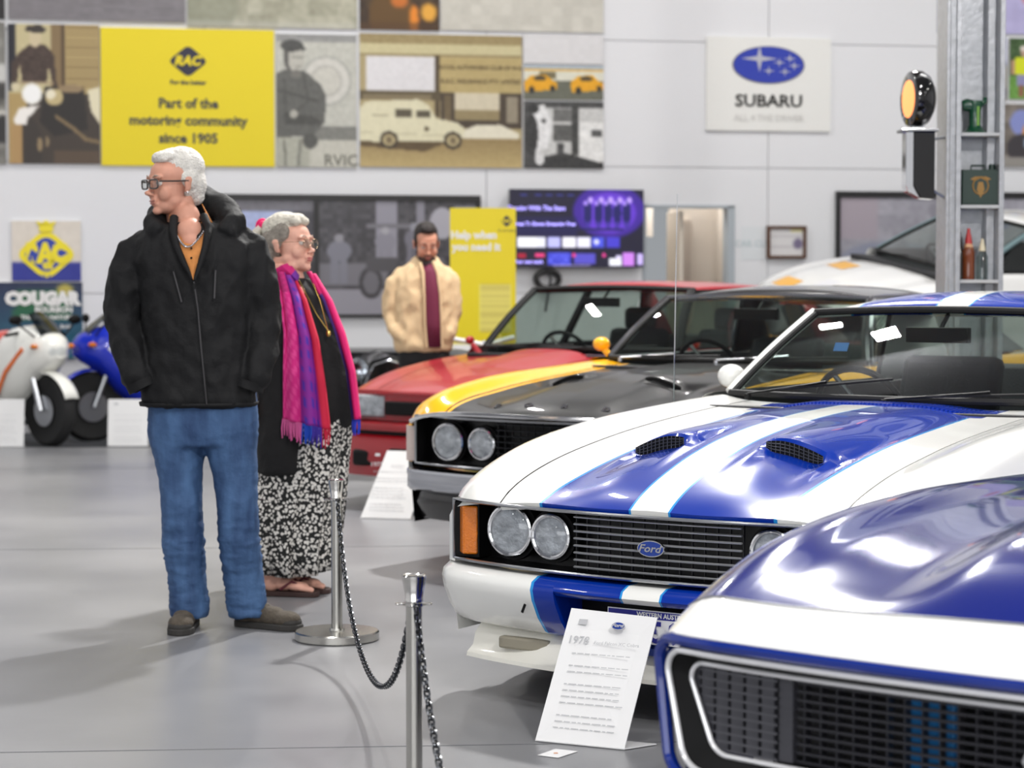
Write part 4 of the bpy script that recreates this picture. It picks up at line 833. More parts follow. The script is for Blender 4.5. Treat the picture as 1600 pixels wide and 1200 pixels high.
A_.bumper('front_bumper', mat('bumper_chrome', (190, 192, 198), .14, metal=1), [(.12, .475), (.0, .478), (-.03, .468), (-.036, .452), (-.028, .435), (-.03, .41), (-.03, .38), (-.005, .362), (.12, .36)], .945)
A_.bumper('front_valance', m_bp, [(.16, .36), (.06, .36), (.04, .3), (.08, .22), (.18, .2)], .94)
for sg in (-1, 1):
    mb = MB(); mb.rings([[Vector((sg * (x), y, z)) for x, y in ((.862, .155), (.915, .158), (.948, .2), (.955, .3), (.93, .3), (.87, .22))] for z in (.505, .52, .66, .675)]); mb.build('corner_lamp', m_clear, R, ang=30)
    door_mirror(A_, mat('mirror_yellow', YEL, .25, coat=1), sg * .96, 2.05, 1.03, (.038, .05, .04))
    MB().tube([(sg * .8, .55, .2), (sg * .74, .5, .12)], .035, 10).build('tow_eye', m_satin, R) if sg < 0 else None
# ---- red sedan
m_red = mat('red_paint', (152, 8, 24), .3, coat=.5)
TABD = [[.715, .73, .755, .79, .825, .86, .89, .915, .93, .935], [.713, .726, .75, .785, .82, .853, .884, .908, .925, .93], [.70, .715, .74, .775, .81, .843, .873, .9, .918, .925], [.685, .71, .745, .785, .82, .85, .878, .902, .92, .925], [.65, .66, .68, .71, .735, .755, .775, .795, .81, .82]]
TABD = tabmake(TABD, [.0, .0, .0, .0])
def dscoop(x, t):
    if t < .55 or t > 1.35: return 0.0
    w = max(0, 1 - (abs(x) / .32)**4) if abs(x) < .32 else 0; up = min(1, (t - .55) / .5) if t < 1.05 else (0 if t > 1.07 else 1)
    return .05 * w * up
spD = dict(W=.91, L=4.7, bow=.12, tab=TABD, paint=m_red, axle=.85, wb=2.75, belt=.95, hdr=(.6, 1.85, 1.325), rear=(3.4, 1.32), roofz=1.385, reardeck=3.95, pillar=m_black, sy1=3.3, midpost=.47, facez=.56, yc=1.3, scoop=dscoop, bumperm=m_red, sidetrim=m_black, headrest=1, dy=0)
D = Car(spD, 'red_sedan', (-.379, 12.85, 0), 34, 'dark red sedan with a raised bonnet scoop in front of the man in beige'); D.shell(); R = D.root
D.wipers(m_black, [(-.55, -.02, .0), (.05, .55, .0)])
mb = MB().box(-.2, .0, 0, .2, .012, .03, Matrix.Translation((0, float(D.yf(0)) + 1.075, float(D.P(0, 1.075 / 1.3).z) - .0))); mb.build('scoop_mouth', m_black, R)
Yd = lambda x: float(D.yf(x))
D.bumper('front_bumper', m_red, [(.12, .53), (.0, .535), (-.05, .525), (-.06, .5), (-.05, .48), (-.02, .475), (.12, .475)], .925)
D.bumper('bumper_groove', m_black, [(.12, .478), (-.01, .478), (-.01, .45), (.12, .45)], .915)
D.bumper('front_apron', m_red, [(.14, .45), (-.03, .452), (-.05, .43), (-.055, .3), (-.03, .2), (.14, .19)], .92)
D.bumper('nose_panel', m_red, [(.12, .72), (.012, .72), (.012, .54), (.12, .54)], .86)
for sg in (-1, 1):
    x0, x1 = .5, .8; mb = MB(); mb.prism([(sg * x0, .56), (sg * x1, .565), (sg * x1, .66), (sg * (x1 - .03), .69), (sg * x0, .69)], Yd(.65) - .012, Yd(.65) + .05, 'Y'); h = mb.build('headlamp', m_refl, R, smooth=False, bevel=.008)
    MB().prism([(sg * (x0 - .01), .55), (sg * (x1 + .01), .555), (sg * (x1 + .01), .66), (sg * (x1 - .03), .7), (sg * (x0 - .01), .7)], Yd(.65) - .02, Yd(.65) - .016, 'Y').build('lens', m_lens, h, smooth=False)
    MB().box(sg * .55, Yd(.65) - .065, .26, sg * .72, Yd(.65) - .03, .36).build('fog_lamp_recess', m_black, R, bevel=.02)
    door_mirror(D, m_red, sg * .86, 1.45, .99, (.02, .04, .028))
MB().box(-.4, -.064, .25, .4, -.03, .38).build('intake', m_black, R, bevel=.015)
MB().box(-.47, Yd(.2) - .012, .575, .47, Yd(.2) + .02, .66).build('grille', m_black, R, bevel=.01)
# ---- blue car in front (only its nose and bonnet are in the picture)
m_cb = mat('deep_blue_paint', (10, 30, 120), .16, coat=1); m_ch = mat('nose_white', (247, 247, 245), .25, coat=1); m_cb2 = mat('band_blue', (14, 44, 134), .2, coat=1)
TABC = [[.652, .68, .735, .800, .842, .872, .893, .91, .915, .92], [.652, .676, .718, .742, .768, .795, .82, .845, .86, .865], [.65, .675, .712, .745, .778, .806, .828, .845, .852, .855], [.648, .675, .713, .760, .802, .832, .852, .862, .858, .85], [.60, .62, .65, .69, .725, .752, .772, .785, .79, .79]]
spC = dict(seam=-.002, W=.90, L=4.4, bow=.075, corner=.05, tab=TABC, paint=m_cb, axle=.85, wb=2.6, belt=.90, hdr=(.56, 2.5, 1.22), rear=(3.4, 1.2), roofz=1.285, reardeck=3.7, pillar=m_cb, sy1=2.95, q0=.05, hoods=.8, yc=2.0, bumperm=m_chrome, facez=.6)
C = Car(spC, 'blue_coupe', (4.05 * 800 / F, 4.05, 0), 37, 'deep blue car nose with a white band and black slatted grille, nearest the camera'); C.shell(); R = C.root
MB().grid([[C.P(sg_, q) for q in (0, .012, .025, .038, .049)] for sg_ in np.linspace(-1, 1, 49)]).grid([[Vector((sg_ * W2, float(C.yf(sg_ * W2)) + y, z)) for y, z in ((0, C.P(sg_, 0).z), (-.008, .636), (-.004, .628))] for sg_ in np.linspace(-1, 1, 49) for W2 in (float(C.Wt(0)),)]).build('nose_panel', m_ch, R)
MB().tube([C.P(sg_, .0495) + Vector((0, 0, .001)) for sg_ in np.linspace(-.97, .97, 49)], .0028, 5).build('nose_seam', m_satin, R)
xo = .868; Yc = lambda x: float(C.yf(x))
def ringC(xw, zt, zb, slant, r=.05, n=9, dy=0):
    """closed outline of the mouth: flat top and bottom, ends slanting in towards the bottom"""
    pts = []
    def corner(cx, cz, a0, a1, rr): return [(cx + rr * math.cos(a), cz + rr * math.sin(a)) for a in np.linspace(a0, a1, n)]
    right = corner(xw - r, zt - r, math.pi / 2, -.12, r) + corner(xw - slant - r * 1.5, zb + r * 1.5, -.35, -math.pi / 2, r * 1.5)
    lin_b = [(x, zb) for x in np.linspace(xw - slant - r * 1.7, -(xw - slant - r * 1.7), 20)]; left = [(-x, z) for x, z in right[::-1]]; lin_t = [(x, zt) for x in np.linspace(-(xw - r * 1.2), xw - r * 1.2, 20)]
    return [Vector((x, Yc(x) + dy, z)) for x, z in right + lin_b + left + lin_t]
MB().loop(ringC(.868, .622, .325, .03, .05), .014, 8).build('mouth_surround', m_cb2, R)
MB().loop(ringC(.835, .600, .350, .04, .045, dy=-.002), .0068, 8).build('outer_mouth_trim', m_trim, R)
MB().loop(ringC(.784, .574, .386, .05, .035, dy=.03), .0056, 8).build('inner_mouth_trim', m_trim, R)
o1, i1 = ringC(.838, .602, .348, .04, .045, dy=.0), ringC(.784, .574, .386, .05, .035, dy=.035)
mb = MB(); n_ = len(o1); mb.add(o1 + i1, [(k, (k + 1) % n_, n_ + (k + 1) % n_, n_ + k) for k in range(n_)]); mb.build('mouth_bevel', m_black, R)
ob = ringC(.87, .625, .30, .03, .05, dy=.01); low = MB(); low.grid([[Vector((x, Yc(x) + .012, z)) for z in (.315, .2)] for x in np.linspace(-.8, .8, 20)]); low.build('lower_apron', m_under, R)
gb = MB().grid([[Vector((x, Yc(x) + .26, z)) for z in (.36, .6)] for x in np.linspace(-.8, .8, 20)]); g = gb.build('grille', mat('grille_black', (14, 14, 15), .4), R)
MB().box(-.30, .115, .33, -.185, .15, .585).build('radiator_tank', mat('tank_blue', (10, 120, 190), .4), R, bevel=.006)
m_slat = mat('slat_grey', (78, 78, 84), .35); m_slat2 = mat('slat_dark', (40, 40, 46), .35)
def inner_x(z): return .775 if z > .54 else .775 - .05 * ((.54 - z) / .15)**1.2
for z in np.arange(.395, .572, .0182):
    w = inner_x(z)
    for sg in (-1, 1):
        MB().grid([[Vector((x, Yc(x) + .04 + dy, z + dz)) for dy, dz in ((.0, .0028), (.0, -.0028), (.03, -.002))] for x in np.linspace(sg * .56, sg * w, 8)]).build('grille_slat', m_slat, g, ang=20)
    MB().grid([[Vector((x, Yc(x) + .06 + dy, z + dz)) for dy, dz in ((.0, .0028), (.0, -.0028), (.03, -.002))] for x in np.linspace(-.53, .53, 16)]).build('grille_slat', m_slat2, g, ang=20)
for sg in (-1, 1):
    for k in range(6):
        x = .585 + k * .04; zb = .392 if x < .72 else .392 + (x - .72) * .9
        MB().box(sg * (x - .0145), Yc(x) + .042, zb, sg * (x + .0145), Yc(x) + .06, .568).build('door_slab', mat('slab_grey', (66, 66, 72), .4), g, smooth=False)
    MB().box(sg * .528, Yc(.54) + .05, .392, sg * .56, Yc(.54) + .07, .572).build('grille_post', mat('slab_grey', (44, 44, 50), .4), g, smooth=False)
for x in np.arange(-.507, .52, .039): MB().box(x - .0016, Yc(x) + .064, .39, x + .0016, Yc(x) + .09, .572).build('grille_divider', m_slat2, g, smooth=False)
text('SS', .105, m_chrome, R, frame((.045, Yc(0) + .03, .452), (1, 0, 0), (0, 0, 1)), 'badge', bold=.006, ext=.006)
# ---- white racing car on a raised stand
m_ew = mat('race_white', (240, 240, 238), .25, coat=1)
paintE = rampmat('race_paint', [(0, WH), (.5, (240, 176, 40)), (.62, WH)], rough=.25)
TABE = tabmake(TABD, [-.06, -.02, 0, 0])
spE = dict(W=.9, L=4.3, bow=.2, corner=.08, tab=TABE, paint=m_ew, hoodpaint=m_ew, axle=.8, wb=2.6, belt=.95, hdr=(.58, 1.95, 1.3), rear=(3.1, 1.3), roofz=1.37, reardeck=3.7, pillar=mat('pillar_teal', (120, 146, 150), .3, coat=1), sy1=3.0, facez=.3, yc=1.15, bumperm=m_ew, sidetrim=m_black, seal=m_rub)  # pillars in a teal grey of their own
EY = 18.1; EX = at(1262, 405, EY).x - .2
tilt = Matrix.Translation((EX, EY, .62)) @ Matrix.Rotation(-math.radians(66), 4, 'Z') @ Matrix.Rotation(math.radians(8.5), 4, 'Y')
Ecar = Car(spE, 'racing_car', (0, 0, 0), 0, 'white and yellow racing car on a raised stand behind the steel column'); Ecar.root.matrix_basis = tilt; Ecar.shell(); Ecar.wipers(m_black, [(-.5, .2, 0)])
for q0_, q1_ in ((.06, .2), (.52, .68)): MB().grid([[Ecar.P(s_, q_) + Vector((0, 0, .003)) for q_ in np.linspace(q0_, q1_, 5)] for s_ in np.linspace(-.6, -.2, 6)]).build('decal', mat('decal_orange', (240, 176, 40), .3), Ecar.root)
st = MB().prism([(-.95, .0), (.95, .0), (.95, .36), (-.95, .66)], .2, 4.4, 'Y'); so = st.build('display_stand', mat('stand_grey', (120, 122, 126), .6), smooth=False, bevel=.01); so.matrix_basis = Matrix.Translation((EX, EY, 0)) @ Matrix.Rotation(-math.radians(66), 4, 'Z'); tag(so, 'plain grey sloping stand under the white racing car', 'stand')
# ------------------------------------------------------------------ stanchions and chains
m_steel = mat('polished_steel', (214, 212, 208), .13, metal=1); m_steelb = mat('brushed_steel', (196, 194, 188), .22, metal=1); m_link = mat('chain_metal', (70, 72, 76), .25, metal=1)
PF, PN = Vector((-.676, 8.35, 0)), Vector((-.255, 5.63, 0)); PX = PN + (PN - PF)
def stanchion(p, label):
    r = empty('barrier_post', p, 0, label, 'barrier post', 'steel posts with chains')
    MB().lathe([(.0, .0), (.158, .0), (.163, .004), (.163, .03), (.158, .035), (.03, .037), (.028, .045), (.0, .045)], n=48).build('base', m_steelb, r)
    MB().lathe([(.0, .04), (.0215, .04), (.0215, .545), (.0, .545)], n=28).build('post', m_steelb, r)
    MB().lathe([(.0, .538), (.0225, .538), (.0235, .545), (.0235, .556), (.0225, .558), (.031, .606), (.0315, .616), (.029, .619), (.02, .616), (.0, .616)], n=32).build('cap', m_steel, r)
    rg = MB(); rg.lathe([(.022, .536), (.027, .538), (.027, .546), (.022, .548)], n=24)
    for a in (0, math.pi / 2, math.pi, 3 * math.pi / 2):
        c = Vector((.036 * math.cos(a), .036 * math.sin(a), .542)); rg.loop([c + Vector((.011 * math.cos(a) * math.cos(b) - .0 * math.sin(a), .011 * math.sin(a) * math.cos(b), 0)) + Vector((-math.sin(a), math.cos(a), 0)) * .009 * math.sin(b) for b in np.linspace(0, 2 * math.pi, 12, False)], .0028, 6)
    rg.build('hook_ring', m_steel, r); return r
stanchion(PF, 'steel barrier post with a full round base, beside the woman\'s skirt'); stanchion(PN, 'nearer steel barrier post, cut off by the bottom of the picture')
def link_mesh():
    mb = MB(); L, w = .0105, .0075
    pts = [(L + w * math.cos(a), w * math.sin(a), 0) for a in np.linspace(-math.pi / 2, math.pi / 2, 6)] + [(-L + w * math.cos(a), w * math.sin(a), 0) for a in np.linspace(math.pi / 2, 3 * math.pi / 2, 6)]
    return mb.loop(pts, .0032, 5).mesh('link', m_link, True, 60)
LK = link_mesh()
def chain(p0, p1, low, label, peak=.5):
    r = empty('chain', p0 * .5 + p1 * .5, 0, label, 'chain', 'black chains between the posts'); I = Vector(r.location)
    pts = []
    for k in range(401):
        t = k / 400; q = p0.lerp(p1, t); f = (2 * t - 1)**2; sh = (math.cosh(2.2 * (2 * t - 1)) - 1) / (math.cosh(2.2) - 1); q.z = low + (p0.z - low) * sh; pts.append(q)
    d = 0; step = .0268; nx = 0; n = 0
    for a, b in zip(pts, pts[1:]):
        l = (b - a).length
        while nx <= d + l and n < 298:
            q = a.lerp(b, (nx - d) / l); o = bpy.data.objects.new('link', LK); COL.objects.link(o); o.parent = r
            T = (b - a).normalized(); M = frame(q - I, T, (0, 0, 1) if abs(T.z) < .95 else (1, 0, 0)) @ Matrix.Rotation(math.pi / 4 + (math.pi / 2) * (n % 2), 4, 'X'); o.matrix_basis = M; nx += step; n += 1
        d += l
up = Vector((0, 0, .535))
dirp = (PN - PF).normalized() * .054
chain(PF + up + dirp, PN + up - dirp, .12, 'dark chain sagging between the two steel posts'); chain(PN + up + dirp, PX + up, .1, 'dark chain hanging from the nearer post towards the camera')
# ------------------------------------------------------------------ information signs
m_acr = mat('sign_acrylic', (238, 238, 238), .25, coat=.4); m_faint = mat('ink_faint', (186, 187, 190), .5)
def info_sign(bl, br, tl, tr, label, foot, big=None, logo=True):
    c = (bl + br) / 2; r = empty('information_sign', (c.x, c.y, 0), 0, label, 'sign', 'white information signs on the floor'); I = Vector((c.x, c.y, 0)); bl, br, tl, tr = [p - I for p in (bl, br, tl, tr)]
    for p in (bl, br): p.z = .003
    ex = (br - bl); ey = (tl - bl); n = ex.cross(ey).normalized() * .004
    mb = MB(); mb.add([bl, br, tr, tl, bl - n, br - n, tr - n, tl - n], [(0, 1, 2, 3), (7, 6, 5, 4), (0, 4, 5, 1), (1, 5, 6, 2), (2, 6, 7, 3), (3, 7, 4, 0)]); mb.build('panel', m_acr, r, smooth=False)
    f = Vector((foot[0], foot[1], 0)); mb = MB(); z = Vector((0, 0, .003)); mb.add([bl, br, br + f, bl + f, bl + z, br + z, br + f + z, bl + f + z], [(0, 1, 2, 3), (7, 6, 5, 4), (0, 4, 5, 1), (1, 5, 6, 2), (2, 6, 7, 3), (3, 7, 4, 0)]); mb.build('foot', m_acr, r, smooth=False)
    w, h = ex.length, ey.length; M = frame(bl, ex, ey); T = lambda x, y: M @ Matrix.Translation((x * w, y * h, .0015))
    if logo: oval_badge(T(.62, .88), w * .075, h * .028, r, m_silP, m_fblue, 'Ford', w * .055, m_silP, 'emblem')
    MB().box(-w * .05, -h * .02, 0, w * .05, h * .02, .0004, T(.2, .9)).build('emblem_mark', m_faint, r, smooth=False)
    if big:
        text(big[0], w * .125, m_faint, r, T(.2, .76), bold=.0002, ext=.0002); text(big[1], w * .055, m_faint, r, T(.64, .75), bold=.0, ext=.0002)
    k = MB(); g = random.Random(3)
    for row in range(13):
        y = .66 - row * .046; x = .16
        if row in (1, 4, 9): continue
        while x < .8:
            l = g.uniform(.03, .1); k.box(x * w, y * h, .0005, (x + l) * w, (y + .006) * h, .0009, M); x += l + .018
    o = k.build('small_print', m_faint, r, smooth=False); o['kind'] = 'stuff'; return r
m_silP = mat('silver_print', (196, 196, 204), .3, metal=.3)
info_sign(gnd(836, 1159), gnd(975, 1173), at(893, 950, 6.70), at(1027, 965, 6.60), 'white information sign leaning on the floor before the striped white car', (.10, .07), ('1978', 'Ford Falcon XC Cobra'))
info_sign(gnd(563, 810), gnd(641, 812), at(605, 704, 12.78), at(678, 706, 12.72), 'small white information sign on the floor beside the yellow car corner', (.10, .07), ('1973', 'Ford Falcon'), False)
a, b = gnd(-40, 699), gnd(37, 699); info_sign(a, b, a + Vector((0, .05, .4)), b + Vector((0, .05, .4)), 'white sign at the left picture edge before the motorcycle wheel', (0, .12), None, False)
a, b = gnd(168, 698), gnd(231, 698); info_sign(a, b, a + Vector((0, .05, .395)), b + Vector((0, .05, .395)), 'white sign on the floor before the blue motorcycle', (0, .12), None, False)
q = [gnd(840, 1181), gnd(872, 1185), gnd(903, 1175), gnd(868, 1171)]; mb = MB(); mb.add([p + Vector((0, 0, .0015)) for p in q] + [p + Vector((0, 0, .0022)) for p in q], [(3, 2, 1, 0), (4, 5, 6, 7), (0, 1, 5, 4), (1, 2, 6, 5), (2, 3, 7, 6), (3, 0, 4, 7)])
fc = mb.build('floor_card', m_acr, smooth=False); tag(fc, 'small white card lying flat on the floor near the sign', 'card')
c_ = (q[0] + q[2]) / 2; mb = MB().box(-.012, -.006, 0, .0, .006, .0006, Matrix.Translation(c_ + Vector((0, 0, .0024)))); mb.build('card_mark', mat('card_orange', (214, 150, 110), .5), fc, smooth=False)
# ------------------------------------------------------------------ steel column with shelves
m_galv = mat('galvanised_steel', (168, 170, 174), .36, metal=.55, bump=.08, bscale=30, var=.12, vscale=26); m_shelf = mat('shelf_grey', (186, 188, 190), .45)
CY = 11.42; X = lambda u, Y=CY: at(u, 300, Y).x; Z = lambda v, Y=CY: at(1520, v, Y).z
col = empty('steel_column', (X(1523), CY, 0), 0, 'grey steel column with small shelves rising behind the striped white car', 'column'); cx = X(1523)
def cb(nm, m, u0, u1, z0, z1, y0, y1, bev=.002): return MB().box(X(u0) - cx, y0, z0, X(u1) - cx, y1, z1).build(nm, m, col, smooth=False, bevel=bev)
cb('flange', m_galv, 1478, 1497, 0, 6.95, .0, .26); cb('flange_lip', m_galv, 1483, 1487, 0, 6.95, -.012, 0); cb('flange_lip', m_galv, 1492, 1500, 0, 6.95, -.02, .0)
cb('web', m_galv, 1497, 1562, 0, 6.95, .2, .23); cb('flange', m_galv, 1561, 1569, 0, 6.95, .0, .26); cb('inner_rib', m_galv, 1548, 1561, 0, 6.95, .1, .2)
for k, v in enumerate((207, 320, 437)): z = Z(v); cb('shelf', m_shelf, 1499, 1561, z - .018, z, .0, .2)
def on_shelf(u, v): return Vector((X(u), CY + .08, Z(v) + .0005))
# green cast hand pump
p = on_shelf(1527, 207); r = empty('hand_pump', p, 0, 'dark green cast metal fitting with a flared foot on the top shelf', 'ornament'); m_gr = mat('green_enamel', (16, 74, 48), .25, coat=.6)
MB().lathe([(0, 0), (.062, 0), (.064, .008), (.045, .02), (.03, .045), (.032, .12), (.04, .15), (.04, .17), (.0, .17)], n=24).build('body', m_gr, r)
o = MB(); o.tube([(-.07, 0, .145), (-.05, 0, .15), (.02, 0, .14)], [.026, .034, .03], 12); o.build('spout', m_gr, r); o = MB(); o.tube([(.02, 0, .15), (.05, 0, .165), (.055, 0, .19)], [.02, .014, .01], 8); o.build('lug', m_gr, r)
MB().box(.005, -.036, .04, .016, -.03, .14).build('stripe', mat('lime_stripe', (120, 170, 60), .4), r, smooth=False)
# fuel tin
p = on_shelf(1534, 320); r = empty('fuel_tin', p, 0, 'dark green square fuel tin with a gold crest on the middle shelf', 'can'); m_dg = mat('tin_green', (14, 46, 36), .4, coat=.3)
MB().box(-.098, -.05, 0, .098, .05, .185).build('body', m_dg, r, smooth=False, bevel=.006); o = MB(); o.tube([(-.04, 0, .18), (-.04, 0, .208), (.03, 0, .208), (.03, 0, .18)], .006, 6); o.build('handle', m_dg, r); MB().lathe([(0, .18), (.016, .18), (.016, .215), (0, .215)], (.07, 0, 0), n=14).build('cap', m_dg, r)
mg = mat('crest_gold', (150, 112, 50), .5); o = MB(); o.loop([(.04 * math.cos(a), -.0515, .1 + .045 * math.sin(a)) for a in np.linspace(0, 2 * math.pi, 20, False)], .004, 5); o.build('crest', mg, r)
o = MB(); o.prism([(-.055, .135), (-.03, .125), (0, .14), (.03, .125), (.055, .135), (.03, .148), (-.03, .148)], -.053, -.0505, 'Y'); o.prism([(-.02, .08), (0, .035), (.02, .08), (.012, .12), (-.012, .12)], -.053, -.0505, 'Y'); o.build('crest_shield', mg, r, smooth=False)
def bottle(u, m, cap, label, h, rr, capm, lab=None):
    p = on_shelf(u, 437); r = empty('bottle', p, 0, label, 'bottle')
    MB().lathe([(0, 0), (rr, 0), (rr * 1.02, .01), (rr, h * .55), (rr * .8, h * .62), (rr * .42, h * .72), (rr * .4, h * .84), (0, h * .84)], n=20).build('body', m, r)
    MB().lathe([(0, h * .7), (rr * .62, h * .7), (rr * .55, h * .78), (rr * .3, h * .92), (rr * .25, h), (0, h)], n=16).build(cap, capm, r)
    if lab: MB().lathe([(rr * .86, h * .6), (rr * .9, h * .57), (rr * .56, h * .72), (rr * .5, h * .72)], n=18).build('neck_label', lab, r)
bottle(1519, mat('brown_glass', (120, 58, 24), .12, coat=1), 'cap', 'brown glass oil bottle with a red capped neck on the bottom shelf', .27, .033, mat('cap_red', (196, 60, 60), .4), mat('label_pale', (220, 170, 130), .5))
bottle(1541, glassmat('clear_glass', (226, 232, 230), 1.6, .05), 'pourer', 'clear oil bottle with a cream pourer on the bottom shelf', .215, .03, mat('cream_plastic', (232, 222, 192), .4))
bottle(1505.5, mat('dark_glass', (40, 26, 18), .15, coat=1), 'stopper', 'very dark narrow bottle at the left end of the bottom shelf', .25, .02, mat('stopper_dark', (36, 28, 24), .4))
# round lamp on its box
LYc = CY + .02; r = empty('round_signal_lamp', at(1437, 260, LYc), 0, 'round glowing orange lamp on a black and chrome box fixed to the column', 'lamp'); I = Vector(r.location); s_ = F / LYc
q = at(1434, 155, LYc) - I; ax_ = Vector((-math.sin(math.radians(81)), -math.cos(math.radians(81)), 0)); Ml = frame(q, ax_.cross(Vector((0, 0, 1))), (0, 0, 1))
if (Ml.to_3x3() @ Vector((0, 0, 1))).dot(ax_) < 0: Ml = Ml @ Matrix.Rotation(math.pi, 4, 'Y')
Rr = 44 / s_; MB().lathe([(0, -.075), (Rr * .6, -.07), (Rr * .88, -.045), (Rr, -.01), (Rr * 1.0, .02), (Rr * .96, .045), (Rr * .9, .05)], axis='Z', n=36, M=Ml).build('housing', mat('lamp_black', (18, 17, 18), .12, coat=1), r)
mo = mat('lamp_orange', (255, 74, 30), .3, emit=.9); mw_ = mat('lamp_glow', (255, 150, 90), .3, emit=1.0)
MB().lathe([(0, .052), (Rr * .5, .05), (Rr * .92, .044), (Rr * .92, .03), (0, .03)], n=36, M=Ml).build('lens', mo, r); MB().lathe([(0, .056), (Rr * .66, .0525), (Rr * .66, .05), (0, .05)], n=30, M=Ml).build('glow_disc', mw_, r)
def bb(nm, m, u0, v0, u1, v1, d0, d1, bev=.004):
    a = at(u0, v1, LYc) - I; b = at(u1, v0, LYc) - I; return MB().box(a.x, d0, a.z, b.x, d1, b.z).build(nm, m, r, smooth=False, bevel=bev)
bb('top_plate', m_chrome, 1405, 202, 1463, 207, -.08, .08); bb('stem', m_chrome, 1424, 196, 1444, 203, -.02, .02)
a = at(1424, 300, LYc) - I; b = at(1458, 207, LYc) - I; c0 = at(1412, 300, LYc) - I
pf = [(b.x, b.z), (a.x, b.z), (a.x, a.z + .03), (a.x + .015, a.z), (a.x + .04, a.z - .035), (b.x, a.z - .04)]
MB().prism(pf, -.06, .06, 'Y').build('case', mat('lamp_black', (18, 17, 18), .12, coat=1), r, smooth=False, bevel=.004)
pf = [(a.x - .002, b.z), (c0.x, b.z), (c0.x, a.z + .03), (c0.x + .012, a.z + .0), (a.x + .035, a.z - .036), (a.x + .013, a.z), (a.x - .002, a.z + .03)]
MB().prism(pf, -.06, .06, 'Y').build('chrome_face', m_chrome, r, smooth=False, bevel=.003)
for v0, v1 in ((218, 213), (296, 312)):
    p0 = at(1456, v0, LYc) - I; p1 = Vector((X(1484) - I.x, .02, (at(1480, v1, LYc) - I).z)); MB().tube([p0, p1], .008, 8).build('bracket_arm', m_satin, r)
